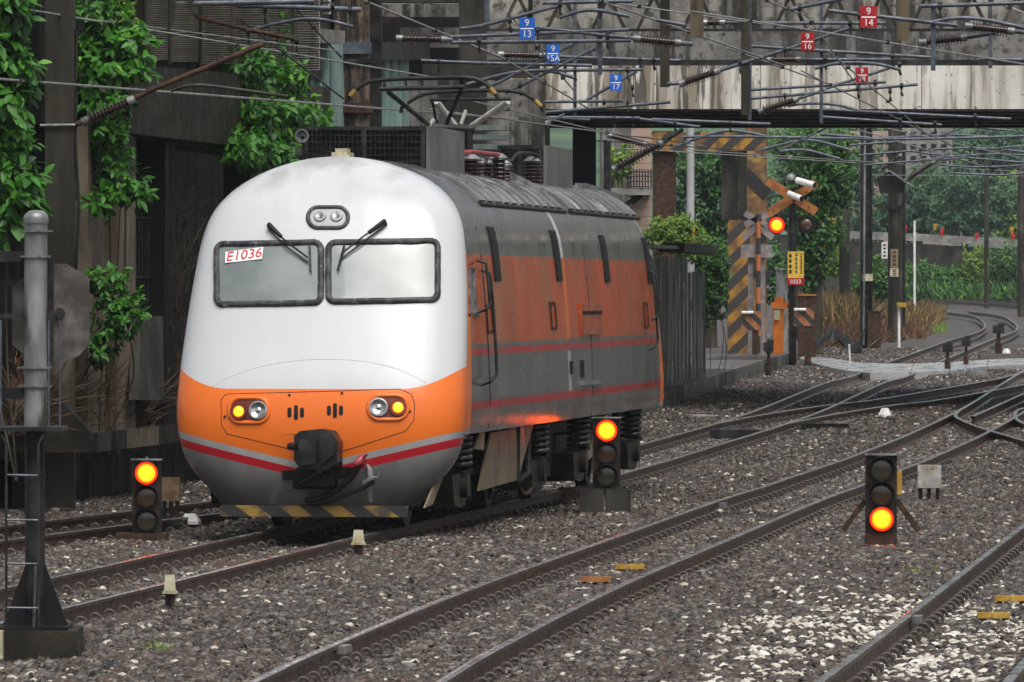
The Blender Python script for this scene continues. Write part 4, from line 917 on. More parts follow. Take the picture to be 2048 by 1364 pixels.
# teal sheds and the concrete piers in front of them
sh = thing('sheet_metal_house', tuple(WP(625, 320)), 'pale teal corrugated metal house wall behind the climbing leaves', 'house')
mb = MB(); wallquad(mb, 560, 690, 78, 330, .1); mb.build('wall', M['teal'], sh)
for px_ in (588, 606, 622, 640, 655, 668): mb = MB(); wallquad(mb, px_, px_+3, 88, 325, .16, th=.05); mb.build('rib', M['teal'], sh)
mb = MB(); wallquad(mb, 575, 690, 50, 82, .35, 62, 88); mb.build('fascia', M['concrete'], sh)
mb = MB(); wallquad(mb, 585, 690, -30, 50, -.1, -30, 62); mb.build('upper_wall', M['concrete_dark'], sh)
mb = MB(); wallquad(mb, 640, 662, -10, 28, .05, th=.1); wf = mb.build('window_grille', M['white_paint'], sh)
for i in range(4): mb = MB(); wallquad(mb, 642, 660, -6+9*i, -2+9*i, .08, th=.05); mb.build('grille_gap', M['black'], wf)
sh2 = thing('sheet_metal_shed', tuple(WP(790, 300)), 'narrow teal metal shed wall between two dark concrete piers', 'shed')
mb = MB(); wallquad(mb, 752, 818, 118, 330, -.4); mb.build('wall', M['teal'], sh2)
for px_ in (770, 786, 802): mb = MB(); wallquad(mb, px_, px_+2, 120, 325, -.36, th=.05); mb.build('rib', M['teal'], sh2)
mb = MB(); wallquad(mb, 752, 860, 84, 119, -.2); mb.build('fascia', M['steel_dark'], sh2)
M['pier'] = mouldy('pier', (.22,.165,.12), (.065,.05,.038), (.015,.012,.010), 1.0, .4, 1.6)
def pier(px0, px1, yt, Yd, label, mat, deep=.6):
    a_, b_ = P(px0, yt, Yd), P(px1, yt, Yd); o = thing('bridge_pier', ((a_.x+b_.x)/2, Yd, zt(Yd)-.3), label, 'pier')
    mb = MB(); mb.box(a_.x, b_.x, Yd, Yd+deep, zt(Yd)-.3, a_.z); mb.build('shaft', mat, o); return o, a_, b_
o, a_, b_ = pier(668, 738, -60, 100, 'rust streaked concrete pier wrapped by a steel band, behind the pantograph', M['pier'])
for y0, y1, dx, mt in ((84, 108, 4, 'steel'), (118, 126, 10, 'steel_dark'), (206, 226, 7, 'rust')):
    mb = MB(); mb.box(a_.x-pxw(dx,100), b_.x+pxw(dx,100), 99.9, 100.65, P(0,y1,100).z, P(0,y0,100).z); mb.build('steel_band', M[mt], o)
o, a_, b_ = pier(739, 763, -60, 101.5, 'slim dark steel column touching the rust streaked pier', M['steel_dark'], .4)
mb = MB(); mb.box(a_.x-.03, b_.x+.03, 101.45, 101.95, 3.0, 3.1); mb.build('steel_band', M['rust'], o)
o, a_, b_ = pier(918, 974, -60, 112, 'dark concrete pier holding the left end of the bridge', M['concrete_dark'])
mb = MB(); mb.box(a_.x-.25, b_.x+.25, 111.9, 112.7, P(0,158,112).z, P(0,135,112).z); mb.build('cap_beam', M['concrete_dark'], o)
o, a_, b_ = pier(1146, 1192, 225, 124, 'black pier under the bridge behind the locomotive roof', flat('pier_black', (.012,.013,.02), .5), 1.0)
M['stained'] = mouldy('stained_concrete', (.23,.22,.20), (.10,.095,.085), (.022,.021,.018), .9)
# wall panels between the piers (old building behind the pantograph)
ob = thing('concrete_annex', tuple(P(850, 400, 115)), 'mouldy concrete annex wall with dark recesses between two piers', 'building')
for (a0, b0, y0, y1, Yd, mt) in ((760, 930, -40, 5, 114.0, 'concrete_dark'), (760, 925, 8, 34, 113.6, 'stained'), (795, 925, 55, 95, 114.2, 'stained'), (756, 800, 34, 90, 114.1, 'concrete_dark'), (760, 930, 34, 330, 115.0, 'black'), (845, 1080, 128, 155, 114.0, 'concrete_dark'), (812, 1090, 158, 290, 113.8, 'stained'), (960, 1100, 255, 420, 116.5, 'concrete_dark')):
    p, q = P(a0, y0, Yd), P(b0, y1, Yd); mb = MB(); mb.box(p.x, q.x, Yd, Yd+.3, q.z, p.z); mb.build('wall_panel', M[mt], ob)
p = P(770, 96, 114.6); q = P(858, 108, 114.6)
for i in range(12): mb = MB(); x0 = lerp(p.x, q.x, i/12); mb.box(x0, x0+.045, 114.5, 114.6, p.z-.05-.01*i, p.z+.03-.008*i); mb.build('eave_slat', M['white_paint'], ob)
# the road bridge
BY, BD = 120.0, 13.6
br = thing('road_bridge', (10, BY, 0), 'rust stained white girder road bridge with lattice parapet over the tracks', 'bridge')
zb0, zb1, zb2, zb3 = P(0,218,BY).z, P(0,131,BY).z, P(0,62,BY).z, P(0,-14,BY).z
x_l, x_r = P(985,0,BY).x, 24.0
m = Mat('girder_paint', .5); x, y, z = m.xyz('Object')
streak = m.noise(3.2, 4, (1, 1, .05), off=2); fine = m.noise(11, 3, (1,1,.09), off=6); low = m.noise(1.1, 3, (1,1,.1), off=8)
base = m.mix(m.noise(.6, 4).ramp(.4, .7), (.62,.60,.53), (.74,.72,.66))
side = x.ramp(-9.0, -3.0, 1.0, .45)
k = m.mix(streak.ramp(.44, .54)*low.ramp(.34, .52)*side, base, (.20,.155,.10)); k = m.mix(fine.ramp(.49, .57)*low.ramp(.36, .50)*side, k, (.07,.06,.048)); k = m.mix(m.noise(7, 4, off=1).ramp(.62, .7), k, (.10,.085,.06))
m.color(k); M['girder'] = m.m
xx = x_l; i = 0
while xx < x_r:
    w = .78+.35*((i*7) % 5)/5; mb = MB(); mb.box(xx, xx+w-.012, BY+.004*(i % 3), BY+.12, zb0, zb1); mb.build('girder_panel', M['girder'], br); xx += w; i += 1
mb = MB(); mb.box(x_l, x_r, BY+.05, BY+.3, zb1+.001, zb1+.10); mb.box(x_l, x_r, BY+.03, BY+.4, zb0-.03, zb0-.001); mb.build('girder_flange', M['steel_dark'], br)
mb = MB(); mb.box(x_l-1.5, x_r, BY+.2, BY+.6, zb1+.101, zb2); mb.build('deck_edge', mouldy('deck_edge', (.21,.205,.19), (.11,.108,.10), (.030,.029,.026), 1.0, scale=1.2), br)
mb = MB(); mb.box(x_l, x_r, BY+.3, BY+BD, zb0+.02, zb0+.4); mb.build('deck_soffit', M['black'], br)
mb = MB(); mb.box(x_l-1.5, x_r, BY+.6, BY+BD, zb2-.25, zb2-.02); mb.build('road_slab', M['asphalt'], br)
for i in range(5):
    mb = MB(); yb = BY+1.2+i*2.6; mb.box(x_l, x_r, yb, yb+.25, zb0-.05, zb0+.019); mb.build('floor_beam', M['steel_dark'], br)
mb = MB(); mb.box(x_l-1.5, x_r, BY+.22, BY+.42, zb2+.001, zb2+.05); mb.box(x_l-1.5, x_r, BY+.22, BY+.42, zb3-.06, zb3+.05); mb.build('parapet_rail', M['steel_dark'], br)
xx = x_l-1.4; i = 0; pitch = .52
while xx < 12.5:
    mb = MB(); a_, b_ = ((xx, BY+.3, zb2+.052), (xx+pitch/2, BY+.3, zb3-.062)); mb.bar(a_, b_, .07, .06); mb.build('lattice_bar', M['pole'], br)
    mb = MB(); mb.bar((xx+pitch/2+.03, BY+.3, zb3-.062), (xx+pitch+.03, BY+.3, zb2+.052), .07, .06); mb.build('lattice_bar', M['pole'], br); xx += pitch+.26; i += 1
mb = MB(); mb.box(x_l-1.5, x_r, BY+.9, BY+1.1, zb2+.0, zb3+.2)
mb.build('parapet_wall', mouldy('parapet_wall', (.40,.385,.34), (.15,.143,.13), (.03,.028,.024), .8, scale=.9), br)
mb = MB(); mb.box(11.0, 12.2, BY+3, BY+BD-3, 0, zb0+.01); mb.build('pier', M['concrete_dark'], br)
# small buildings beyond the bridge
ph = thing('tiled_house', tuple(P(1260, 700, 150)), 'pale pink tiled house with planted balcony behind the locomotive', 'house')
Yd = 150; p = P(1212, 250, Yd); q = P(1303, 560, Yd)
m = Mat('pink_tile', .45); xx_, yy_, zz_ = m.xyz(); jn_ = ((zz_).mod(.19) < .012); m.color(m.mix(jn_, m.mix(m.noise(1.5, 3).ramp(.4, .7), (.36,.26,.21), (.45,.34,.28)), (.10,.075,.06))); M['pink'] = m.m
mb = MB(); mb.box(P(1262,0,Yd).x, q.x, Yd, Yd+5, .5, 6.8); mb.build('wall', M['pink'], ph)
mb = MB(); mb.box(P(1205,0,Yd).x, P(1262,0,Yd).x-.003, Yd+.5, Yd+5, .5, 6.8); mb.build('recessed_wall', M['concrete'], ph)
p, q = P(1222, 336, Yd-.8), P(1302, 384, Yd-.8)
mb = MB(); mb.box(p.x, q.x, Yd-.8, Yd-.001, P(0,390,Yd-.8).z, P(0,376,Yd-.8).z); bal = mb.build('balcony', M['concrete'], ph)
for i in range(9): mb = MB(); x0 = lerp(P(1256,0,Yd-.8).x, q.x, i/8); mb.tube([(x0,Yd-.8,P(0,376,Yd-.8).z), (x0,Yd-.8,P(0,338,Yd-.8).z)], .018, 6); mb.build('baluster', M['steel_dark'], bal)
for i in range(4): mb = MB(); zz = P(0,342+10*i,Yd-.8).z; mb.tube([(P(1256,0,Yd-.8).x,Yd-.82,zz), (q.x,Yd-.82,zz)], .016, 6); mb.build('balcony_rail', M['steel_dark'], bal)
for px_ in (1216, 1226): mb = MB(); a_ = P(px_, 250, Yd-.1); mb.tube([(a_.x,Yd-.1,.6), (a_.x,Yd-.1,6.5)], .05, 8); mb.build('drain_pipe', M['galv'], ph)
for i in range(3): mb = MB(); mb.bar(P(1248+8*i, 408, Yd-.5), P(1280+6*i, 385, Yd-.5), .06, .06); mb.build('balcony_strut', M['steel_dark'], bal)
# low wall, plank fence, crossing deck, road
k0, k1 = Vector((.9, 106, 0)), Vector((6.25, 157, 0))
kb = thing('low_concrete_wall', (k0.x, k0.y, zt(106)-.2), 'low wet concrete wall along the ballast beside the plank fence', 'wall')
for i in range(12):
    p, q = k0.lerp(k1, i/12), k0.lerp(k1, (i+.985)/12); d = (k1-k0).normalized(); nn_ = Vector((-d.y, d.x, 0)); za, zc = zt(p.y), zt(q.y); w = 1.3
    mb = MB(); mb.hexa([(*p.xy, za-.4), (*q.xy, zc-.4), (*(q+nn_*w).xy, zc-.4), (*(p+nn_*w).xy, za-.4), (*p.xy, za+.20), (*q.xy, zc+.20), (*(q+nn_*w).xy, zc+.20), (*(p+nn_*w).xy, za+.20)])
    mb.build('wall_block', M['concrete_dark'] if i % 3 == 1 else worn('kerb%d' % i, (.045,.047,.045), (.13,.13,.122), 2.5, .35, bump=.3, c3=(.04,.05,.025), s3=4), kb)
fn = thing('plank_fence', tuple(P(1350, 745, 128)), 'dark weathered vertical plank fence beyond the rear of the locomotive', 'fence')
f0, f1 = P(1296, 745, 124), P(1412, 730, 136)
for i in range(15):
    p, q = f0.lerp(f1, i/15), f0.lerp(f1, (i+.9)/15); y_ = .03*((i*5) % 3); h_ = 2.45-.02*((i*3) % 4)-(.25 if i > 9 else 0)
    mb = MB(); zb = .55; mb.prism([(p.x,p.y+y_,zb), (q.x,q.y+y_,zb), (q.x,q.y+y_,zb+h_), (p.x,p.y+y_,zb+h_)], (0,.04,0)); mb.build('plank', M['pole'] if i % 2 else M['concrete_dark'], fn)
mb = MB(); mb.bar(P(1296,492,123.9), P(1345,495,128.9), .25, .06); mb.build('cap_board', M['galv'], fn)
mb = MB(); mb.bar(P(1345,495,128.9), P(1412,500,135.9), .45, .16); mb.build('cap_board', M['bark'], fn)
# crossing deck panels
dk = thing('crossing_deck', tuple(G(1820, 740)), 'pale wet rubber walkway deck crossing the tracks', 'crossing deck')
edge_n = [(1598,716), (1640,730), (1690,741), (1740,745), (1820,745), (1900,741), (1975,733), (2060,729), (2150,724)]
edge_f = [(1605,713), (1660,716), (1712,724), (1760,727), (1830,727), (1905,724), (1978,719), (2060,716), (2150,712)]
for i in range(len(edge_n)-1):
    a0, a1, b1, b0 = [G(*q, .012) for q in (edge_n[i], (edge_n[i+1][0]-1.2, edge_n[i+1][1]), (edge_f[i+1][0]-1.2, edge_f[i+1][1]), edge_f[i])]
    mb = MB(); mb.hexa([a0-Vector((0,0,.2)), a1-Vector((0,0,.2)), b1-Vector((0,0,.2)), b0-Vector((0,0,.2)), a0, a1, b1, b0]); mb.build('deck_panel', M['deck'], dk)
mb = MB(); c = G(1953, 748, -.05); mb.obox(c, (.45,.25,.1)); mb.obox(c+Vector((0,0,.06)), (.4,.2,.02)); tag(mb.build('concrete_slab', M['galv']), 'pale slab lying on the ballast in front of the crossing deck', 'slab')
rd = MB(); rr = [[P(px, 0, Yr) for px in pxs] for Yr, pxs in ((158, (1400, 1560)), (175, (1440, 1548)), (200, (1462, 1545)), (240, (1475, 1540)))]
for r_ in rr:
    for p in r_: p.z = zt(p.y)-.2
rd.sheet(rr); struct(rd.build('road', M['asphalt'], org=(0,0,0)))
mb = MB()
for ya, yb_, xa, xb in ((166, 173, 1500, 1528), (186, 190, 1487, 1512)):
    mb.prism([Vector((P(xa,0,ya).x, ya, zt(ya)-.194)), Vector((P(xb,0,ya).x, ya, zt(ya)-.194)), Vector((P(xb+8,0,yb_).x, yb_, zt(yb_)-.194)), Vector((P(xa+12,0,yb_).x, yb_, zt(yb_)-.194))], (0,0,.004))
struct(mb.build('road_marking', M['yellow'], org=(0,0,0)))
# ---- level crossing furniture
Yc = 156.0
def cz_(py, Y_=Yc): return H-(py-HY)*Y_/F
def cx_(px, Y_=Yc): return (px-CX)*Y_/F
cs_ = thing('crossing_signal', (cx_(1585), Yc, zt(Yc)-.2), 'level crossing signal with weathered orange crossbuck, glowing red lamp and bell', 'crossing signal')
mb = MB(); mb.tube([(cx_(1585),Yc,zt(Yc)-.2), (cx_(1585),Yc,cz_(380))], .085, 12); mb.build('post', M['steel_dark'], cs_, smooth=50)
for a_, b_ in (((1535,362), (1632,424)), ((1632,365), (1535,428))):
    mb = MB(); mb.bar((cx_(a_[0]),Yc-.12-(.03 if a_[0] > 1600 else 0),cz_(a_[1])), (cx_(b_[0]),Yc-.12-(.03 if a_[0] > 1600 else 0),cz_(b_[1])), .02, .20, up=(0,0,1)); mb.build('crossbuck_arm', M['rust_orange'], cs_)
mb = MB(); mb._lathe((cx_(1582),Yc,cz_(356)), (0,0,1), [(-.05,.11), (0,.12), (.06,.10), (.10,.05), (.11,.01)], 14); mb.build('bell', M['galv'], cs_, smooth=50)
for (xa, ya, xb, yb_) in ((1592,361,1626,371), (1576,388,1600,398)):
    mb = MB(); mb.tube([(cx_(xa),Yc-.3,cz_(ya)), (cx_(xb),Yc-.3-.2,cz_(yb_))], .075, 12); o = mb.build('camera_housing', M['white_paint'], cs_, smooth=50)
    mb = MB(); mb.tube([(cx_(xb)-.02,Yc-.48,cz_(yb_)+.01), (cx_(xb)+.03,Yc-.51,cz_(yb_)-.004)], .06, 12); mb.bar((cx_((xa+xb)/2),Yc-.35,cz_((ya+yb_)/2)-.05), (cx_(1585),Yc,cz_((ya+yb_)/2)-.15), .04, .04); mb.build('camera_bracket', M['black'], o)
mb = MB(); mb.bar((cx_(1548),Yc-.05,cz_(432)), (cx_(1618),Yc-.05,cz_(432)), .05, .05); mb.build('lamp_arm', M['steel_dark'], cs_)
for px_, py_, lit in ((1553,450,True), (1612,449,False)):
    q = Vector((cx_(px_),Yc-.12,cz_(py_))); mb = MB(); mb._lathe(q+Vector((0,.12,0)), (0,-1,0), [(0,.10), (.05,.20), (.09,.20), (.09,.14), (.07,.13)], 20); l = mb.build('lamp_housing', M['black'], cs_, smooth=40)
    mb = MB(); mb._lathe(q+Vector((0,.05,0)), (0,-1,0), [(0,.135), (.02,.13), (.045,.08), (.05,.01)], 20); lo_ = mb.build('lamp_lens', M['lamp'] if lit else M['lens_a'], l, smooth=50)
    if lit: mb = MB(); mb._lathe(q+Vector((0,.03,0)), (0,-1,0), [(0,.175), (.004,.17), (.004,.137), (0,.137)], 20, False); mb.build('halo_ring', M['lamp_halo'], l)
ys_ = thing('notice_board', (cx_(1590), Yc-.2, zt(Yc)-.2), 'yellow notice board with dark characters above a red number strip', 'sign')
mb = MB(); mb.box(cx_(1575), cx_(1607), Yc-.16, Yc-.13, cz_(556), cz_(503)); mb.build('board', M['yellow_sign'] if 'yellow_sign' in M else M.setdefault('yellow_sign', flat('yellow_sign', (.62,.40,.06), .4, var=.1)), ys_)
mb = MB(); mb.box(cx_(1574), cx_(1608), Yc-.162, Yc-.128, cz_(570), cz_(556)+-.002); mb.build('number_strip', M['red_sign'], ys_)
me = text_mesh('1033', .13, M['letter_white']); inst('lettering', me, ys_, Matrix.Translation((0, .2-.168, cz_(563.5)-(zt(Yc)-.2))) @ Matrix.Rotation(math.pi/2, 4, 'X'))
mb = MB()
for cpx, y0, n_, s_ in ((1580, 508, 4, 2.6), (1592, 507, 5, 1.7), (1602, 507, 9, 1.6)):
    for i in range(n_):
        yy0 = y0+i*(42/n_); mb.box(cx_(cpx-s_), cx_(cpx+s_), Yc-.163, Yc-.16, cz_(yy0+42/n_*.72), cz_(yy0))
mb.build('printed_columns', M['stripe_black'], ys_); mb = MB(); mb.bar((cx_(1590),Yc-.10,zt(Yc)-.2), (cx_(1590),Yc-.10,cz_(510)), .05, .05); mb.build('post', M['steel_dark'], ys_)
# striped bars of the barrier cabinets
m = Mat('striped_orange', .5); x, y, z = m.xyz(); m.color(m.mix(((x+z).mod(.34) > .17), m.mix(m.noise(6, 4).ramp(.4, .7), (.34,.13,.05), (.13,.06,.035)), (.03,.025,.024))); M['striped_orange'] = m.m
for px0, px1, yt, yb_, lab in ((1483, 1523, 622, 661, 'striped barrier board with white lamp tube, left of the crossing signal post'), (1588, 1628, 616, 652, 'striped barrier board with lamp tube, right of the crossing signal post')):
    o = thing('barrier_board', (cx_((px0+px1)/2), Yc-.6, zt(Yc)-.2), lab, 'barrier'); Yb = Yc-.6
    mb = MB(); mb.box(cx_(px0,Yb), cx_(px1,Yb), Yb, Yb+.12, cz_(yb_,Yb), cz_(yt,Yb)); mb.build('board', M['striped_orange'], o)
    mb = MB(); mb.tube([(cx_(px0,Yb),Yb-.05,cz_(yt+3,Yb)), (cx_(px0+24,Yb),Yb-.05,cz_(yt+3,Yb))], .035, 10); mb.build('lamp_tube', M['white_paint'], o)
    mb = MB(); mb.bar((cx_((px0+px1)/2+8,Yb),Yb+.1,zt(Yb)-.2), (cx_((px0+px1)/2+8,Yb),Yb+.1,cz_(yb_,Yb)), .14, .14); mb.build('stand', M['rust'], o)
gm = thing('barrier_machine', (cx_(1558), Yc+.6, zt(Yc)-.2), 'bright orange barrier machine column behind the crossing signal', 'barrier machine'); Yb = Yc+.6
mb = MB()
mb.box(cx_(1546,Yb), cx_(1568,Yb), Yb, Yb+.3, zt(Yb)-.2, cz_(618,Yb)); mb.build('column', M['orange_paint'], gm)
mb = MB(); mb.box(cx_(1543,Yb), cx_(1574,Yb), Yb-.05, Yb+.3, cz_(617,Yb), cz_(604,Yb)); mb.tube([(cx_(1558,Yb),Yb+.1,cz_(604,Yb)), (cx_(1558,Yb),Yb+.1,cz_(594,Yb))], .1, 12); mb.build('motor_head', M['orange_paint'], gm)
mb = MB(); mb.box(cx_(1548,Yb), cx_(1560,Yb), Yb-.06, Yb-.051, cz_(640,Yb), cz_(620,Yb)); mb.build('label_plate', M['cream'], gm)
# crossbuck seen from behind with board
xb_ = thing('crossbuck_sign', (cx_(1517,160), 160, zt(160)-.2), 'grey weathered double crossbuck seen from behind, black and orange post, square board', 'crossing sign'); Yb = 160
m = Mat('striped_post', .5); x, y, z = m.xyz(); m.color(m.mix((z.mod(.75) > .37), (.42,.13,.035), (.03,.03,.03))); M['striped_post'] = m.m
mb = MB(); mb.tube([(cx_(1516,Yb),Yb,zt(Yb)-.2), (cx_(1517,Yb),Yb,cz_(428,Yb))], .055, 10); mb.build('post', M['striped_post'], xb_, smooth=50)
M['grey_wood'] = worn('grey_wood', (.17,.15,.145), (.28,.255,.25), 5, .6)
for a_, b_ in (((1490,450), (1545,424)), ((1490,426), (1545,458)), ((1486,476), (1517,452)), ((1517,452), (1546,476))):
    mb = MB(); mb.bar((cx_(a_[0],Yb),Yb+.08,cz_(a_[1],Yb)), (cx_(b_[0],Yb),Yb+.08,cz_(b_[1],Yb)), .03, .14); mb.build('crossbuck_arm', M['grey_wood'], xb_)
mb = MB(); mb.box(cx_(1482,Yb), cx_(1544,Yb), Yb+.07, Yb+.1, cz_(515,Yb), cz_(489,Yb)); mb.build('board', M['grey_wood'], xb_)
for px_ in (1502, 1526): mb = MB(); mb.box(cx_(px_-5,Yb), cx_(px_+5,Yb), Yb+.2, Yb+.3, zt(Yb)-.2, cz_(514,Yb)); mb.build('board_leg', M['grey_wood'], xb_)
# height gauge portal
m = Mat('striped_yellow', .5); x, y, z = m.xyz(); m.color(m.mix(((z-x*1.0).mod(.56) > .28), m.mix(m.noise(2.5, 4).ramp(.36, .6), (.36,.18,.018), (.12,.065,.025)), (.035,.03,.028))); M['striped_yellow'] = m.m
Yb = 168; hg = thing('height_gauge_portal', (cx_(1478,Yb), Yb, zt(Yb)-.2), 'rusty height limit portal with yellow and black striped column and beam', 'portal')
mb = MB(); mb.box(cx_(1456,Yb), cx_(1500,Yb), Yb, Yb+.5, zt(Yb)-.2, cz_(440,Yb)); mb.build('striped_column', M['striped_yellow'], hg)
mb = MB(); mb.box(cx_(1444,Yb), cx_(1472,Yb), Yb+.1, Yb+.45, cz_(440,Yb)+.001, cz_(262,Yb)); mb.box(cx_(1474,Yb), cx_(1494,Yb), Yb+.05, Yb+.4, cz_(440,Yb)+.001, cz_(262,Yb)); mb.build('concrete_column', M['concrete_dark'], hg)
mb = MB(); mb.box(cx_(1306,Yb), cx_(1352,Yb), Yb+.1, Yb+.5, zt(Yb)-.2, cz_(262,Yb)); mb.build('rust_column', M['rust'], hg)
mb = MB(); mb.box(cx_(1300,Yb), cx_(1532,Yb), Yb-.06, Yb+.04, cz_(302,Yb), cz_(264,Yb)); mb.build('beam', M['striped_yellow'], hg)
Yb = 172; rc = thing('rusty_column', (cx_(1512,Yb), Yb, zt(Yb)-.2), 'broad rust brown column leaning beside the striped portal', 'column')
mb = MB(); mb.hexa([(cx_(1490,Yb),Yb,zt(Yb)-.2), (cx_(1533,Yb),Yb,zt(Yb)-.2), (cx_(1533,Yb),Yb+.5,zt(Yb)-.2), (cx_(1490,Yb),Yb+.5,zt(Yb)-.2), (cx_(1494,Yb),Yb,cz_(255,Yb)), (cx_(1534,Yb),Yb,cz_(255,Yb)), (cx_(1534,Yb),Yb+.5,cz_(255,Yb)), (cx_(1494,Yb),Yb+.5,cz_(255,Yb))]); mb.build('shaft', worn('rust_column', (.10,.055,.025), (.24,.13,.05), 2.5, .6, c3=(.33,.20,.05), s3=3.0, bump=.4), rc)
for i in range(3): mb = MB(); mb.bar((cx_(1489,Yb),Yb-.02,cz_(345+85*i,Yb)), (cx_(1535,Yb),Yb-.02,cz_(390+85*i,Yb)), .02, .3); mb.build('dark_band', M['stripe_black'], rc)
# utility cabinet and posts
Yb = 162; o = thing('utility_cabinet', (cx_(1563,Yb), Yb, zt(Yb)-.2), 'pale grey utility cabinet post beside the yellow notice board', 'cabinet')
mb = MB(); mb.box(cx_(1553,Yb), cx_(1574,Yb), Yb, Yb+.3, zt(Yb)-.2, cz_(540,Yb)); mb.build('case', M['galv'], o); mb = MB(); mb.box(cx_(1551,Yb), cx_(1576,Yb), Yb-.03, Yb+.33, cz_(540,Yb)+.001, cz_(537,Yb)); mb.build('top', M['galv'], o)
Yb = 165; o = thing('relay_cabinet', (cx_(1613,Yb), Yb, zt(Yb)-.2), 'rusty brown relay cabinet in the dry grass by the crossing', 'cabinet')
mb = MB(); mb.box(cx_(1597,Yb), cx_(1631,Yb), Yb, Yb+.4, zt(Yb)-.2, cz_(592,Yb)); mb.build('case', M['rust'], o); mb = MB(); mb.box(cx_(1595,Yb), cx_(1633,Yb), Yb-.04, Yb+.44, cz_(592,Yb)+.001, cz_(588,Yb)); mb.build('lid', M['rust_orange'], o)
def mast_(name, px, yt, Yb, wpx, label, cat, mat, hb=False, extra=None):
    o = thing(name, (cx_(px,Yb), Yb, zt(Yb)-.3), label, cat); w = pxw(wpx, Yb); mb = MB()
    if hb:
        mb.box(cx_(px,Yb)-w/2, cx_(px,Yb)-w/2+.03, Yb, Yb+w, zt(Yb)-.3, cz_(yt,Yb)); mb.box(cx_(px,Yb)+w/2-.03, cx_(px,Yb)+w/2, Yb, Yb+w, zt(Yb)-.3, cz_(yt,Yb)); mb.box(cx_(px,Yb)-w/2+.031, cx_(px,Yb)+w/2-.031, Yb+w*.45, Yb+w*.55, zt(Yb)-.3, cz_(yt,Yb))
    else: mb.tube([(cx_(px,Yb),Yb,zt(Yb)-.3), (cx_(px,Yb),Yb,cz_(yt,Yb))], [w/2*1.05, w/2*.95], 16)
    mb.build('shaft', mat, o, smooth=50); return o
M['grey_pole'] = worn('grey_pole', (.30,.31,.31), (.42,.43,.43), 3, .45, stretch=(1,1,.2))
o = mast_('lamp_pole', 1381, 250, 160, 16, 'light grey round pole with yellow base wrap behind the fence', 'pole', M['grey_pole'])
mb = MB(); mb.tube([(cx_(1381.5,160),160,cz_(495,160)), (cx_(1381.5,160),160,cz_(452,160))], pxw(8.7,160), 16); mb.build('yellow_wrap', flat('wrap', (.62,.33,.02), .5), o, smooth=50)
o = mast_('catenary_mast', 1733, 235, 188, 24, 'dark steel catenary mast standing by the crossing', 'mast', M['steel_dark'], True)
mb = MB(); mb.box(cx_(1728,187.8), cx_(1744,187.8), 187.6, 187.9, cz_(560,187.8), cz_(500,187.8)); mb.build('switch_box', M['concrete_dark'], o)
mb = MB(); mb.box(cx_(1724,187.7), cx_(1744,187.7), 187.3, 187.59, cz_(562,187.7), cz_(548,187.7)); mb.build('plate', M['cream'], o)
mb = MB(); mb.tube([(cx_(1727,187),187,cz_(690,187)), (cx_(1730,187),187,cz_(240,187))], .03, 6); mb.build('conduit', M['galv'], o)
o = mast_('transformer_pole', 1790, 235, 215, 28, 'thick wooden brown pole carrying a dark transformer hood and notice strips', 'pole', M['pole'])
Yb = 214.4
mb = MB(); mb.prism([(cx_(px_,Yb),Yb-.5,cz_(py_,Yb)) for px_, py_ in ((1752,356), (1777,343), (1808,368), (1806,386), (1760,386))], (0,.6,0)); mb.build('transformer_hood', M['black'], o)
mb = MB(); mb.bar((cx_(1776,Yb),Yb-.55,cz_(342,Yb)), (cx_(1824,Yb),Yb-.55,cz_(374,Yb)), .5, .05); mb.build('hood_roof', M['galv'], o)
mb = MB(); mb.box(cx_(1770,Yb), cx_(1808,Yb), Yb-.2, Yb+.9, cz_(418,Yb), cz_(410,Yb)); mb.build('collar', M['steel_dark'], o)
for (a0, b0, y0, y1, mt) in ((1781, 1796, 498, 535, 'tan'), (1780, 1797, 536, 553, 'cream'), (1763, 1775, 484, 517, 'white_paint')):
    mb = MB(); mb.box(cx_(a0,Yb), cx_(b0,Yb), Yb-.06, Yb-.01, cz_(y1,Yb), cz_(y0,Yb)); pl = mb.build('notice_strip', M[mt], o)
    mb = MB()
    for i in range(4): yy0 = lerp(y0, y1, .12+.22*i); mb.box(cx_(lerp(a0,b0,.3),Yb), cx_(lerp(a0,b0,.7),Yb), Yb-.066, Yb-.061, cz_(yy0+(y1-y0)*.12,Yb), cz_(yy0,Yb))
    mb.build('printed_column', M['rust'], pl)
mast_('catenary_mast', 1806, 300, 222, 10, 'slim dark mast touching the transformer pole', 'mast', M['steel_dark'], True)
mast_('concrete_pole', 1689, 320, 235, 22, 'plain grey concrete pole in front of the hazy trees', 'pole', M['concrete_dark'])
mast_('concrete_pole', 1973, 318, 330, 9, 'thin distant pole rising above the guard wall', 'pole', M['pole'])
mast_('concrete_pole', 2042, 335, 300, 14, 'distant brown pole at the end of the guard wall', 'pole', M['pole'])
o = mast_('white_marker_pole', 1829, 441, 260, 5, 'slender white marker pole in the dry grass', 'pole', M['white_paint'])
o = mast_('yellow_cap_post', 1798, 606, 195, 6, 'short white post with a yellow cap near the rails', 'post', M['white_paint'])
mb = MB(); mb.box(cx_(1794,195), cx_(1812,195), 194.8, 195.2, cz_(614,195), cz_(605,195)); mb.build('cap', M['yellow'], o)
Yb = 188; mb = MB(); mb.box(cx_(1734,Yb), cx_(1760,Yb), Yb-.5, Yb-.1, zt(Yb)-.3, cz_(624,Yb)); mb.box(cx_(1733,Yb), cx_(1761,Yb), Yb-.53, Yb-.07, cz_(624,Yb)+.001, cz_(622,Yb)); tag(mb.build('steel_case', M['rust']), 'rusty upright case at the foot of the steel mast', 'cabinet')
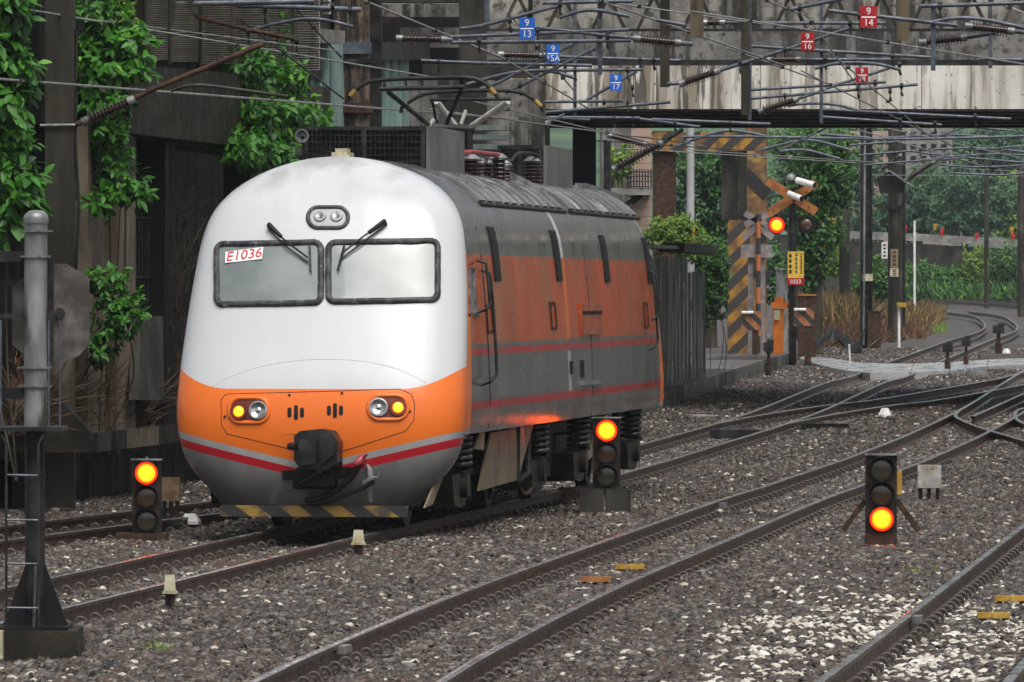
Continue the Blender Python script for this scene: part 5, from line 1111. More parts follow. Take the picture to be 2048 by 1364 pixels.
# black shunting posts
for px, yt, yb_, w, lab in ((1895, 683, 752, 14, 'black short post signal just before the deck, the shorter of two'), (1932, 671, 742, 12, 'black short post signal at the deck edge, the slimmer of two'), (1997, 647, 712, 16, 'rusty broad post signal beyond the crossing deck'), (1537, 680, 757, 14, 'black squat post signal at the end of the low wall'), (1587, 655, 738, 12, 'dark post at the corner of the crossing deck')):
    b = G(px, yb_, -.15); k = b.y/F; o = thing('post_signal', tuple(b), lab, 'post signal')
    mb = MB(); mb.tube([b, b+Vector((0,0,(yb_-yt)*k*.4))], w*k*.42, 8); mb.tube([b+Vector((0,0,(yb_-yt)*k*.4)), b+Vector((0,0,(yb_-yt)*k*.72))], w*k*.24, 8); mb.build('post', M['rust'], o)
    mb = MB(); hz = (yb_-yt)*k; mb.box(b.x-w*k*.7, b.x+w*k*.7, b.y-.15, b.y+.12, b.z+hz*.7, b.z+hz*.94); mb.box(b.x-w*k*.1, b.x+w*k*.75, b.y-.15, b.y+.1, b.z+hz*.941, b.z+hz); mb.build('head', M['steel_dark'], o)
# yellow block, white stick
c = G(1723, 690, -.1); mb = MB(); mb.obox(c+Vector((0,0,.1)), (.24,.3,.12), .3, .3); mb.obox(c, (.1,.1,.15)); tag(mb.build('wheel_chock', M['yellow']), 'small yellow block lying by the steel mast', 'block')
c = G(1700, 722, 0); mb = MB(); mb.tube([c, c+Vector((-.02,0,.36))], .022, 8); mb.tube([c+Vector((-.02,0,.36)), c+Vector((-.02,0,.38))], .03, 8); tag(mb.build('marker_stick', M['white_paint']), 'thin white stick at the edge of the crossing deck', 'stick')
# far guard wall
Yg = 365; gw = thing('guard_wall', (cx_(1900,Yg), Yg, 2.0), 'dark stone retaining wall topped by a pale guard rail, far behind the tracks', 'wall')
mb = MB(); q = [(1560,452,585), (1700,462,585), (1850,468,585), (2048,480,590), (2250,492,595)]
for i in range(4):
    a_, b_ = q[i], q[i+1]; mb = MB(); mb.prism([(cx_(a_[0],Yg),Yg,cz_(a_[1]+20,Yg)), (cx_(b_[0],Yg),Yg,cz_(b_[1]+20,Yg)), (cx_(b_[0],Yg),Yg,1.8), (cx_(a_[0],Yg),Yg,1.8)], (0,.6,0)); mb.build('stone_face', M['concrete_dark'], gw)
    mb = MB(); mb.prism([(cx_(a_[0],Yg),Yg-.1,cz_(a_[1],Yg)), (cx_(b_[0],Yg),Yg-.1,cz_(b_[1],Yg)), (cx_(b_[0],Yg),Yg-.1,cz_(b_[1]+15,Yg)), (cx_(a_[0],Yg),Yg-.1,cz_(a_[1]+15,Yg))], (0,.3,0)); mb.build('guard_rail', M['concrete'], gw)
for px, py, c_ in ((1810,455,'red'), (1884,462,'red'), (1954,470,'red'), (2026,472,'red'), (1870,452,'yellow'), (2024,458,'yellow'), (1668,440,'yellow')):
    mb = MB(); x_, z_ = cx_(px,Yg-.4), cz_(py,Yg-.4); mb.box(x_-.07, x_+.07, Yg-.4, Yg-.3, z_-.22, z_+.1); mb.box(x_-.11, x_+.11, Yg-.42, Yg-.401, z_-.08, z_+.12); mb.build('reflector', M[c_], gw)
# ------------------------------------------------------------------ overhead line equipment
def tubes(parent, Y_, segs, mat, r, name='tube'):
    for s_ in segs:
        pts = [P(*q, Y_) for q in s_]
        if len(pts) > 2: pts = arc2(pts, 14)
        mb = MB(); mb.tube(pts, r, 10); mb.build(name, mat, parent, smooth=60)
def insul(parent, Y_, a_, b_, rpx, n=10):
    mb = MB(); A_, B_ = P(*a_, Y_), P(*b_, Y_); insulator(mb, A_, B_, pxw(rpx*1.25, Y_), n); o = mb.build('insulator', M['insul'], parent, smooth=35)
    d = (B_-A_).normalized(); r = pxw(rpx, Y_)*.72; L_ = (B_-A_).length
    for q, e in ((A_, -1), (B_, 1)):
        mb = MB(); mb.tube([q-d*e*.02, q+d*e*.07], r, 12); mb.build('insulator_cap', M['galv'], o, smooth=40)
def hangers(parent, Y_, pts):
    for px, py in pts:
        mb = MB(); q = P(px, py, Y_)
        mb._lathe(q, (1,0,0), [(-.025,.045), (.025,.045)], 10); mb.tube([q, q+Vector((0,0,-.10))], .012, 6); mb.tube([q+Vector((0,0,-.10)), q+Vector((.02,0,-.16))], .022, 6); mb.build('clamp', M['steel_dark'], parent)
def vmast(parent, Y_, px, yb, wpx, mat, ztop=7.45, name='drop_post'):
    a_ = P(px, yb, Y_); w = pxw(wpx, Y_); mb = MB(); mb.box(a_.x-w/2, a_.x+w/2, Y_-w/2+.06, Y_+w/2+.06, a_.z, ztop); return mb.build(name, mat, parent)
def cantilever(Y_, label, px0=None):
    return thing('catenary_cantilever', tuple(P(px0 or 1000, 150, Y_)), label, 'overhead line')
def portal(Y_, x0, x1, label):               # lattice portal beam above the picture, carrying the drop posts
    x0, x1 = -15.4+.13*Y_, .074*Y_+4
    o = thing('catenary_portal', (x0, Y_, zt(Y_)-.3), label, 'portal'); zb, zt_ = 7.4, 7.95
    for zz in (zb, zt_):
        mb = MB(); mb.bar((x0,Y_+.06,zz), (x1,Y_+.06,zz), .1, .1); mb.build('chord', M['steel'], o)
    n = int((x1-x0)/.8)
    for i in range(n):
        xa, xb = lerp(x0, x1, i/n), lerp(x0, x1, (i+1)/n); mb = MB(); mb.bar((xa,Y_+.06,zb+.051 if i % 2 else zt_-.051), (xb,Y_+.06,zt_-.051 if i % 2 else zb+.051), .05, .05); mb.build('lattice_bar', M['steel'], o)
    mb = MB(); mb.bar((x1+.1,Y_+.06,zt(Y_)-.3), (x1+.1,Y_+.06,8.1), .3, .3); mb.build('leg', M['steel'], o)
def plate(px, py, wpx, hpx, Y_, top, bot, mat, label):
    c = P(px, py, Y_-.08); w, h = pxw(wpx, Y_), pxw(hpx, Y_); o = thing('number_plate', tuple(c), label, 'number plate', None)
    mb = MB(); mb.box(c.x-w/2, c.x+w/2, c.y-.01, c.y+.01, c.z-h/2, c.z+h/2); mb.build('plate', mat, o)
    mb = MB(); mb.box(c.x-w*.42, c.x+w*.42, c.y-.014, c.y-.0101, c.z-.004-.006, c.z+.006); mb.build('divider', M['letter_white'], o)
    for t, dz in ((top, h*.26), (bot, -h*.27)):
        me = text_mesh(t, h*.46, M['letter_white']); inst('lettering', me, o, Matrix.Translation((0, -.014, dz)) @ Matrix.Rotation(math.pi/2, 4, 'X'))
    mb = MB(); mb.box(c.x-.02, c.x+.02, c.y+.0101, c.y+.05, c.z-.03, c.z+.03); mb.build('clip', M['steel_dark'], o)
S_, R_ = M['steel'], .026
# left concrete mast with its cantilever
Yk = 78.2
ml = thing('catenary_mast', (P(118,0,Yk).x, Yk, -.3), 'tall square concrete mast wound about by climbing leaves on the left', 'mast')
mb = MB(); a_, b_ = P(90, 0, Yk), P(148, 0, Yk); mb.box(a_.x, b_.x, Yk, Yk+.28, -.3, 6.8); mb.build('shaft', M['pole'], ml)
mb = MB(); mb.tube([P(80,251,Yk-.03), P(150,250,Yk-.03)], .018, 8); mb.build('band', M['galv'], ml)
mb = MB(); mb.tube([P(152,60,Yk+.1), P(150,270,Yk+.1), P(158,420,Yk+.1), P(152,540,Yk+.1)], .02, 6); mb.build('cable', M['wire_dark'], ml)
cl_ = cantilever(Yk+.05, 'rusty brown bracket arm with ribbed insulator reaching from the left mast', 150)
insul(cl_, Yk+.05, (176,240), (258,203), 13, 12)
tubes(cl_, Yk+.05, [[(258,203), (300,181), (420,132), (526,88)], [(146,252), (178,238)]], M['rust'], .033)
tubes(cl_, Yk+.05, [[(342,182), (362,174), (400,170), (470,178), (576,193)]], M['pole'], .02, 'steady_arm')
# upper left blue tubes
c1 = cantilever(86, 'thick blue grey horizontal tubes crossing above the louvred building', 500)
tubes(c1, 86, [[(200,10), (400,7), (628,3)]], S_, .036); tubes(c1, 86.3, [[(470,10), (529,12), (722,19)]], S_, .034)
tubes(c1, 86.1, [[(255,12), (330,18), (400,35), (470,53), (593,79)]], M['rust'], .03); tubes(c1, 86.2, [[(497,62), (540,50), (605,38), (650,40), (705,53)]], S_, .024, 'steady_arm')
vmast(c1, 86, 229, 40, 11, S_); vmast(c1, 86.1, 190, 25, 14, S_); hangers(c1, 86.1, [(497,62), (593,80), (530,20), (665,12), (700,20)])
portal(86, -8.5, -1.0, 'lattice portal over the louvred building carrying thick tubes')
# cantilever 9/13
c2 = cantilever(88, 'blue grey bracket frame bearing the 9/13 plate, with a brown insulator', 1050)
tubes(c2, 88, [[(922,57), (960,52), (1099,16), (1125,10)], [(1085,6), (1265,2)], [(900,74), (1259,59)], [(1062,54), (1270,77)], [(900,85), (1262,81)], [(1119,35), (1160,22), (1200,21), (1260,33)], [(1313,40), (1370,50)]], S_, R_)
insul(c2, 88, (1278,78), (1350,85), 11, 12); insul(c2, 88, (803,77), (884,79), 10, 12); hangers(c2, 88, [(1020,40), (1075,60), (1215,73), (958,80), (1120,8)])
vmast(c2, 88, 974, 44, 11, S_); vmast(c2, 88, 1061, 56, 9, M['steel_dark']); vmast(c2, 88, 1200, 148, 10, S_)
tubes(c2, 88, [[(884,79), (905,80)], [(1350,85), (1385,88)]], S_, .034)
plate(1054, 57, 31, 42, 87.9, '9', '13', M['blue_sign'], 'largest blue number plate, reading 9 over 13, behind a drop post')
portal(88, -1.2, 6.6, 'lattice portal from which the largest blue plate hangs')
# posts that hold the insulators
pq = vmast(c2, 89, 1394, 75, 26, M['post_brown'], 7.4, 'insulator_post'); 
# 9/15A
c3 = cantilever(104, 'blue grey bracket frame bearing the 9/15A plate, two slanted struts', 1100)
tubes(c3, 104, [[(842,121), (960,126), (1184,131)], [(1078,141), (1285,139)], [(960,178), (982,172), (1165,78)], [(1010,186), (1023,180), (1190,96)], [(930,170), (960,161), (1020,146), (1077,141), (1120,146), (1149,156)], [(1075,112), (1320,120), (1362,121)]], S_, R_*1.05)
insul(c3, 104, (1006,109), (1080,111), 9, 12); vmast(c3, 104, 1200, 149, 8, S_); hangers(c3, 104, [(877,123), (1130,131), (1255,140), (1040,170), (1150,140), (1280,118), (1308,119)])
tubes(c3, 104, [[(1080,111), (1098,108)]], S_, .03)
plate(1106, 107, 26, 36, 103.9, '9', '15A', M['blue_sign'], 'blue number plate with a letter, reading 9 over 15A, beside a level insulator')
portal(104, -2.2, 3.2, 'lattice portal from which the lettered blue plate hangs')
# 9/17
c4 = cantilever(116, 'blue grey bracket frame bearing the 9/17 plate, low long tubes', 1230)
tubes(c4, 116, [[(1173,200), (1274,142)], [(1026,204), (1246,202)], [(1060,228), (1088,225), (1341,204)], [(976,234), (1280,236)], [(1280,238), (1400,254)], [(1304,239), (1540,248)], [(1040,250), (1100,236), (1180,240)]], S_, R_*1.1)
insul(c4, 116, (1030,284), (1093,248), 10, 12); tubes(c4, 116, [[(1093,248), (1130,228)]], S_, .03); hangers(c4, 116, [(1090,228), (1208,204), (1255,205), (1228,236), (1265,238), (1350,245), (1460,246), (1265,175)])
vmast(c4, 116, 1150, 240, 7, S_); plate(1232, 165, 24, 33, 115.9, '9', '17', M['blue_sign'], 'smallest blue number plate, reading 9 over 17, before the white girder')
portal(116, -.5, 3.8, 'lattice portal right in front of the bridge face')
# bracket on the middle post
c5 = cantilever(96, 'slanted insulator and tube held by the tall dark middle post', 1430)
vmast(c5, 96, 1491, 230, 17, M['pole'], 7.45, 'main_post'); vmast(c5, 96.3, 1500, 228, 7, S_, 7.45, 'drop_post'); vmast(c5, 97, 1330, 174, 19, M['pole'], 7.45, 'insulator_post')
insul(c5, 96, (1368,165), (1430,144), 10, 12); tubes(c5, 96, [[(1430,144), (1445,139), (1512,118), (1560,103)], [(1335,168), (1368,165)]], S_, .03); insul(c5, 96.4, (1412,45), (1440,45), 9, 6); tubes(c5, 96.4, [[(1440,45), (1600,46), (1771,46)], [(1380,43), (1412,45)]], S_, R_)
hangers(c5, 96, [(1480,124), (1700,46)])
portal(96, 1.8, 12.5, 'lattice portal holding the tall dark middle post')
# 9/14, 9/16, 9/18 on the right
c6 = cantilever(80, 'blue grey bracket frame bearing the red 9/14 plate with two insulators', 1750)
tubes(c6, 80, [[(1580,19), (1632,8), (1700,-6)], [(1657,21), (1915,51)], [(1840,12), (1950,9), (2070,5)], [(1863,45), (1900,37), (1960,38), (2060,58)]], S_, R_*.95)
insul(c6, 80, (1942,53), (2016,61), 11, 12); insul(c6, 80.2, (1850,84), (1922,76), 10, 12); tubes(c6, 80.2, [[(1922,76), (1990,65)], [(2016,61), (2060,66)]], S_, .028); vmast(c6, 80, 1867, 141, 9, S_); hangers(c6, 80, [(1600,14), (1720,30), (1880,12)])
plate(1737, 34, 34, 43, 79.9, '9', '14', M['red_sign'], 'largest red number plate, reading 9 over 14, before the lattice parapet')
vmast(c6, 81, 1806, 80, 25, M['post_brown'], 7.4, 'insulator_post')
portal(80, 2.6, 7.4, 'lattice portal from which the largest red plate hangs')
c7 = cantilever(100, 'blue grey bracket frame bearing the red 9/16 plate above the white girder', 1620)
tubes(c7, 100, [[(1470,131), (1512,119), (1693,58)], [(1497,92), (1863,115)], [(1600,119), (1785,119)], [(1630,137), (1670,127), (1716,125), (1760,129), (1799,139)], [(1960,118), (2060,120)]], S_, R_)
insul(c7, 100, (1538,119), (1592,119), 9, 10); hangers(c7, 100, [(1550,104), (1650,117), (1785,112), (1570,98), (1799,128)]); vmast(c7, 100.2, 1981, 136, 8, S_); vmast(c7, 100, 1643, 247, 7, S_)
plate(1615, 83, 27, 36, 99.9, '9', '16', M['red_sign'], 'red number plate reading 9 over 16, half hidden by a tube')
portal(100, 3.0, 11.5, 'lattice portal from which the half hidden red plate hangs')
c8 = cantilever(108, 'blue grey bracket frame bearing the red 9/18 plate, four nearly level tubes', 1700)
tubes(c8, 108, [[(1494,180), (1772,164)], [(1502,197), (1835,169)], [(1652,177), (1779,136)], [(1644,219), (2022,238)], [(1646,234), (1883,250)], [(1575,212), (1610,207), (1670,209), (1720,222)], [(1480,247), (1541,248)]], S_, R_*.95)
insul(c8, 108, (1525,221), (1588,200), 9, 10); tubes(c8, 108, [[(1588,200), (1650,180)]], S_, .026); hangers(c8, 108, [(1750,165), (1803,172), (1780,182), (1716,176), (1950,232), (1870,246), (1800,240), (1570,192)]); vmast(c8, 108, 1500, 240, 6, S_)
plate(1724, 150, 25, 30, 107.9, '9', '18', M['red_sign'], 'lowest red number plate, reading 9 over 18, before the white girder')
portal(108, 3.4, 9.6, 'lattice portal from which the lowest red plate hangs')
# brackets beyond the bridge
c9 = cantilever(142, 'dark slanted insulator over the tiled house balcony', 1280)
tubes(c9, 142, [[(1228,339), (1232,336)], [(1325,284), (1343,273), (1366,258)]], M['steel_dark'], .045); insul(c9, 142, (1232,336), (1320,287), 11, 14); insul(c9, 142.4, (1222,272), (1286,288), 8, 12); tubes(c9, 142.4, [[(1286,288), (1300,291)]], M['steel_dark'], .04)
vmast(c9, 142, 1214, 480, 14, M['steel_dark'], 5.4, 'post')
c10 = cantilever(150, 'long level tubes and arched arms beyond the bridge above the crossing', 1700)
tubes(c10, 150, [[(1365,274), (1480,273), (1800,278), (2060,272)], [(1640,268), (1740,276)], [(1340,297), (1400,275), (1450,261), (1500,266), (1530,272)], [(1520,300), (1560,290), (1620,280), (1700,300)], [(1560,303), (1610,300), (1680,318)]], M['steel'], .034)
vmast(c10, 150, 1860, 300, 8, M['steel'], 5.4, 'post')
c11 = cantilever(175, 'tangle of thin level tubes over the far tracks under the bridge', 1900)
tubes(c11, 175, [[(1720,310), (1850,300), (1960,296), (2060,305)], [(1840,320), (1960,309), (2060,310)], [(1870,275), (1930,255), (1985,258), (2030,262)], [(1745,276), (1890,270)], [(1880,268), (2060,277)], [(1820,302), (1900,312), (2060,326)], [(1730,330), (1830,322), (1920,316)], [(1880,330), (1960,334), (2060,330)], [(1900,346), (2000,350), (2060,345)], [(1700,290), (1800,283)], [(1950,300), (2060,290)]], M['steel'], .028)
insul(c11, 175, (1815,358), (1865,326), 6, 12); tubes(c11, 175, [[(1865,326), (1900,305)]], M['steel'], .04)
insul(c11, 176, (1762,340), (1800,312), 5, 10); vmast(c11, 175, 1986, 345, 6, M['steel_dark'], 5.6, 'post'); hangers(c11, 175, [(1790,306), (1840,300), (1940,300), (2000,296), (1900,322), (1980,335), (1860,300)])
# wires: contact and messenger wires, each a sagging line along its track
wl = 0
def wire(a_, b_, za, zb, lab, r=.010, mat=None, sag=.0, drops=0):
    global wl
    Ya, Yb = F*(za-H)/(HY-a_[1]), F*(zb-H)/(HY-b_[1]); A_, B_ = P(*a_, Ya), P(*b_, Yb)
    e = (A_-B_)*.15; pts = [(A_+e).lerp(B_-e*.2, t)-Vector((0,0,sag*4*t*(1-t))) for t in np.linspace(0, 1, 14)]
    o = thing('overhead_wire', tuple(A_), lab, 'wire')
    mb = MB(); mb.tube(pts, r*1.3, 6); mb.build('conductor', mat or M['wire'], o, smooth=60)
    for i in range(max(2, drops)):
        q = pts[2+int(i*10/max(2, drops))]; mb = MB(); mb.obox(q, (.05,.05,.05), .3); mb.build('line_clamp', M['steel_dark'], o)
    return pts
wire((0,10), (863,154), 5.45, 5.35, 'messenger wire falling from the left mast towards the pantograph bow', .009)
wire((0,16), (660,100), 5.5, 5.3, 'thin feeder wire just under the messenger wire at the louvres', .007)
wire((0,158), (1010,236), 4.62, 4.62, 'contact wire in front of the climbing leaves and the dark beam', .011)
wire((725,0), (1005,116), 5.8, 5.5, 'pale steep wire passing in front of the streaked pier', .011)
wire((1005,116), (1172,214), 5.5, 5.0, 'steep wire going on under the 9/15A plate', .009)
wire((470,30), (680,192), 5.9, 4.75, 'dark slanted stay wire over the teal house', .009, M['wire_dark'])
wire((575,0), (680,112), 6.2, 5.6, 'dark cable with a round joint near the streaked pier', .010, M['wire_dark'])
wire((1190,-2), (1560,128), 6.0, 5.5, 'wire crossing from above the long insulator to the middle post', .009)
wire((1270,12), (1540,50), 6.2, 6.0, 'nearly level wire in front of the lattice parapet', .008)
wire((1480,38), (2060,130), 5.6, 5.3, 'long wire crossing in front of the right bridge deck edge', .009)
wire((1530,0), (1625,36), 6.4, 6.2, 'short steep wire left of the 9/14 plate', .009)
wire((1620,40), (1720,180), 6.0, 5.2, 'steep wire from the 9/14 bracket down past the girder', .008)
wire((1480,105), (1650,165), 5.6, 5.3, 'thin wire crossing the stained girder panels', .008)
wire((1650,165), (1900,290), 5.3, 4.9, 'long slanted wire from the girder down to the far tangle', .008)
wire((1690,130), (1850,265), 5.4, 5.0, 'slanted wire beside the 9/18 plate', .008)
wire((1980,0), (2060,30), 6.2, 6.0, 'wire at the upper right corner above the double insulators', .009)
wire((960,232), (1400,290), 4.7, 5.2, 'low wire behind the pantographs running under the bridge', .008)
wire((1000,215), (1320,290), 4.8, 5.3, 'wire below the 9/17 plate running to the slanted insulator', .008)
wire((1200,282), (1480,300), 5.2, 5.3, 'level wire in front of the striped portal beam', .009, M['wire_dark'])
wire((1300,300), (1700,325), 5.4, 5.6, 'level wire in front of the crossing trees', .009)
wire((1500,308), (2060,345), 5.5, 5.9, 'long level wire in front of the hazy trees', .010)
wire((1640,262), (1560,300), 5.4, 5.3, 'pale short wire under the bridge soffit near the crossing', .012, M['galv'])
wire((1700,255), (1960,330), 5.6, 5.7, 'slanted thin wire under the bridge near the dark mast', .009)
wire((1800,262), (2060,320), 5.6, 5.7, 'slanted thin wire beside the far tangle of tubes', .009)
wire((1850,330), (2060,290), 5.6, 5.6, 'rising thin wire over the distant trees', .009)
wire((1760,350), (2060,352), 5.6, 5.7, 'lowest level wire over the distant trees', .009)
wire((1130,160), (1020,30), 5.0, 6.0, 'thin diagonal stay between the 9/13 and 9/15A plates', .007, M['wire_dark'])
# ------------------------------------------------------------------ vegetation
def leaf_arrays(C, D, U, L_, Wd):            # per leaf: centre, direction, up; 6 verts and 4 triangles, folded along the midrib
    S = np.cross(D, U); S /= np.linalg.norm(S, axis=1, keepdims=True)+1e-9; Nn = np.cross(S, D)
    L_ = L_[:, None]; Wd = Wd[:, None]
    v = np.stack([C-D*L_*.5, C-D*L_*.1+S*Wd*.5+Nn*L_*.05, C-D*L_*.08, C-D*L_*.1-S*Wd*.5+Nn*L_*.05, C+D*L_*.25+S*Wd*.33-Nn*L_*.02, C+D*L_*.25-S*Wd*.33-Nn*L_*.02, C+D*L_*.5-Nn*L_*.12], 1)
    return v
LT = np.array([(0,2,1), (0,3,2), (1,2,4), (3,5,2), (2,6,4), (2,5,6)])
def leaf_mesh(name, C, D, U, L_, Wd, tint, mat):
    v = leaf_arrays(C, D, U, L_, Wd); n = len(C); me = bpy.data.meshes.new(name)
    me.vertices.add(n*7); me.vertices.foreach_set('co', v.reshape(-1))
    f = (LT[None]+np.arange(n)[:, None, None]*7).reshape(-1)
    me.loops.add(len(f)); me.loops.foreach_set('vertex_index', f.astype(np.int32))
    me.polygons.add(n*6); me.polygons.foreach_set('loop_start', np.arange(0, len(f), 3, dtype=np.int32))
    me.update(calc_edges=True); a_ = me.attributes.new('tint', 'FLOAT', 'POINT'); a_.data.foreach_set('value', np.repeat(tint, 7)); me.materials.append(mat)
    return me
RG = np.random.default_rng(11)
def unit(a): return a/(np.linalg.norm(a, axis=1, keepdims=True)+1e-9)
def foliage(blobs, n, size, droop=.5, facing=None, ratio=.45):
    """leaves in rosettes spread through a union of ellipsoids: blobs = (x, y, z, rx, ry, rz)"""
    B = np.array(blobs, float); vol = B[:,3]*B[:,5]; w = vol/vol.sum(); k = 5; m_ = n//k
    bi = RG.choice(len(B), m_, p=w); d = unit(RG.normal(size=(m_,3))); r = RG.uniform(.35, 1.0, m_)**.6
    q = B[bi,:3]+d*r[:,None]*B[bi,3:]*(1+.25*np.sin(d[:,:1]*5+d[:,2:3]*7))
    out = unit(d*np.array([1,1,.6])+np.array([0,-.35,.25])); C = []; D = []; U = []; T = []
    for j in range(k):
        dr = unit(out*.7+RG.normal(size=(m_,3))*.75+np.array([0,0,-droop])); c_ = q+dr*size*.55+RG.normal(size=(m_,3))*size*.15
        C.append(c_); D.append(dr); U.append(unit(out*.6+np.array([0,-.3,.8])+RG.normal(size=(m_,3))*.3)); T.append(np.clip(.05+.5*r**2+.25*d[:,2]+RG.normal(size=m_)*.2, 0, 1))  # crown shade put into the tint: inner and lower leaves darker
    C, D, U, T = [np.concatenate(x) for x in (C, D, U, T)]; n = len(C); L_ = size*RG.uniform(.65, 1.25, n)
    return C, D, U, L_, L_*ratio*RG.uniform(.8, 1.2, n), T
def bl_px(px, py, rx, ry, Y_, depth=None):
    c = P(px, py, Y_); return (c.x, c.y, c.z, pxw(rx, Y_), depth if depth else pxw(rx, Y_), pxw(ry, Y_))
def single_leaf_mesh(name, mat, ratio=.45):
    o_ = np.array([[0., 0., 0.]]); me = leaf_mesh(name, o_, np.array([[0., 1., 0.]]), np.array([[0., 0., 1.]]), np.array([1.]), np.array([ratio]), np.array([.55]), mat); return me
vine_leaf = single_leaf_mesh('leaf', M['leaf_vine'])
def plant(name, base, label, cat, blobs, n, size, mat, droop=.5, singles=0, group=None, stems=3, ratio=.45, stem_mat='bark', crown='foliage'):
    o = thing(name, tuple(base), label, cat, group); C, D, U, L_, Wd, T = foliage(blobs, n, size, droop, ratio=ratio); b0 = np.array(base)
    if singles:                              # the leaves nearest the viewer are objects of their own
        near = np.argsort(C[:,1]+RG.normal(size=len(C))*.15)[:singles]; keep = np.ones(len(C), bool); keep[near] = False
        for i in near:
            d, u = Vector(D[i]), Vector(U[i]); s = d.cross(u).normalized(); nn_ = s.cross(d); l = float(L_[i])
            Mx = Matrix(((s.x*l, d.x*l, nn_.x*l, C[i,0]-b0[0]), (s.y*l, d.y*l, nn_.y*l, C[i,1]-b0[1]), (s.z*l, d.z*l, nn_.z*l, C[i,2]-b0[2]), (0,0,0,1))); inst('leaf', vine_leaf, o, Mx)
        C, D, U, L_, Wd, T = C[keep], D[keep], U[keep], L_[keep], Wd[keep], T[keep]
    me = leaf_mesh(crown, C-b0, D, U, L_, Wd, T, mat); f = bpy.data.objects.new(crown, me); col.objects.link(f); f.parent = o
    if singles: f['kind'] = 'stuff'
    for i in range(stems):
        q = blobs[(i*3+1) % len(blobs)]; mb = MB(); b_ = Vector(q[:3])+Vector((0, .35, 0)); a_ = Vector(base)+Vector((RG.normal()*.12, .4, 0))
        mb.tube(arc2([a_, a_.lerp(b_, .4)+Vector((RG.normal()*.25, 0, .1)), b_], 8), max(.008, size*.07), 6); mb.build('stem', M[stem_mat], o, smooth=60)
    return o
V1 = [bl_px(12+RG.uniform(-30, 28), y_, 36, 50, 75.6+RG.uniform(-.2, .3), .3) for y_ in range(-30, 450, 42)]
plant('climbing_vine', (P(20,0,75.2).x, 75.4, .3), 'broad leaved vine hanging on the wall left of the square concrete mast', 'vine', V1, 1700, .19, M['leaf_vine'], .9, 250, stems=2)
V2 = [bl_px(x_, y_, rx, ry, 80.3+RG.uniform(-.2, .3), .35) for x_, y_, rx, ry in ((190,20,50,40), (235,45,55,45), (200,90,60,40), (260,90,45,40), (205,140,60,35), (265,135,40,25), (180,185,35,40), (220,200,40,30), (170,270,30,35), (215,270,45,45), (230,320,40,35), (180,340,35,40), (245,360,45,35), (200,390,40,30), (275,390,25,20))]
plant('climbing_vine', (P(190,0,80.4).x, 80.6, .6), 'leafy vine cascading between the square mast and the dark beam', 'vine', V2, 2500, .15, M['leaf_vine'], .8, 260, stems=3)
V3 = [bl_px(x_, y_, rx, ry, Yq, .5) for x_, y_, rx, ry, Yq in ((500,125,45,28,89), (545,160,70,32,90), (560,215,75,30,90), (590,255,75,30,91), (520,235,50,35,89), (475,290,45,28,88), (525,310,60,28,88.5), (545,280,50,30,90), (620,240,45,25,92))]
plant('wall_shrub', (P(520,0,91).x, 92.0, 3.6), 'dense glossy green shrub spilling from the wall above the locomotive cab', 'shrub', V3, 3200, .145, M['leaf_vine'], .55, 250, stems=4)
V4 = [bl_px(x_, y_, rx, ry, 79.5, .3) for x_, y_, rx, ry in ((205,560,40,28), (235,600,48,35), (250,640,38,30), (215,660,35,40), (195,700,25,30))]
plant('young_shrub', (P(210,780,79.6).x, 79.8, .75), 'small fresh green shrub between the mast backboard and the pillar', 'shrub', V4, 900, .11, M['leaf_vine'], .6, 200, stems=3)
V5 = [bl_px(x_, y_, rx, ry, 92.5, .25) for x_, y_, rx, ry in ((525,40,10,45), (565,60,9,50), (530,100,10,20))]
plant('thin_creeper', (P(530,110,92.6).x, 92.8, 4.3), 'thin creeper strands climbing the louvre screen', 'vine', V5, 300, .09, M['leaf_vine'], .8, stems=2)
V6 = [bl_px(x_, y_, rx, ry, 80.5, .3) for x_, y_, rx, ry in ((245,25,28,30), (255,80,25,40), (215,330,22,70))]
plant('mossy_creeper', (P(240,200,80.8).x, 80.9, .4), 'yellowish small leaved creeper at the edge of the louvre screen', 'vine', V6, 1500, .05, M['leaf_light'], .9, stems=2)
# dry brush on the ledge: twigs
def twigs(name, base, label, cat, region, n, mat, lmin, lmax, r, lean=.5, kind=None, up=1.0):
    o = thing(name, tuple(base), label, cat); mb = MB()
    for i in range(n):
        px, py, Y_ = region(); a_ = P(px, py, Y_); L_ = rnd.uniform(lmin, lmax); d = Vector((rnd.gauss(0, lean), rnd.gauss(0, .3), up+rnd.gauss(0, .35))).normalized(); s = Vector((rnd.gauss(0, .25), 0, rnd.gauss(0, .12)))
        mb.tube([a_, a_+d*L_*.5+s*L_*.3, a_+d*L_+s*L_*.2-Vector((0,0,L_*.25*rnd.random()))], [r, r*.8, r*.4], 3, cap=False)
    f = mb.build('twigs', mat, o); f['kind'] = 'stuff'; return o
twigs('dry_brush', P(250, 860, 80.6), 'brown dry brush and dead vines heaped on the concrete ledge', 'brush', lambda: (lambda x_: (x_, rnd.uniform(790, 868)-(x_-150)*.05, WY(x_, .1)+rnd.uniform(-.1, 1.2)))(rnd.uniform(20, 370)), 1900, M['twig'], .15, .7, .009, .8)
twigs('dead_vine', P(345, 860, 85), 'tangle of dead vine stems hanging on the dark wall beside the cab', 'vine', lambda: (rnd.uniform(285, 385), rnd.uniform(420, 840), rnd.uniform(85.2, 86.8)), 900, worn('dead_vine', (.025,.020,.016), (.07,.055,.042), 3, .6), .2, .9, .005, .5)
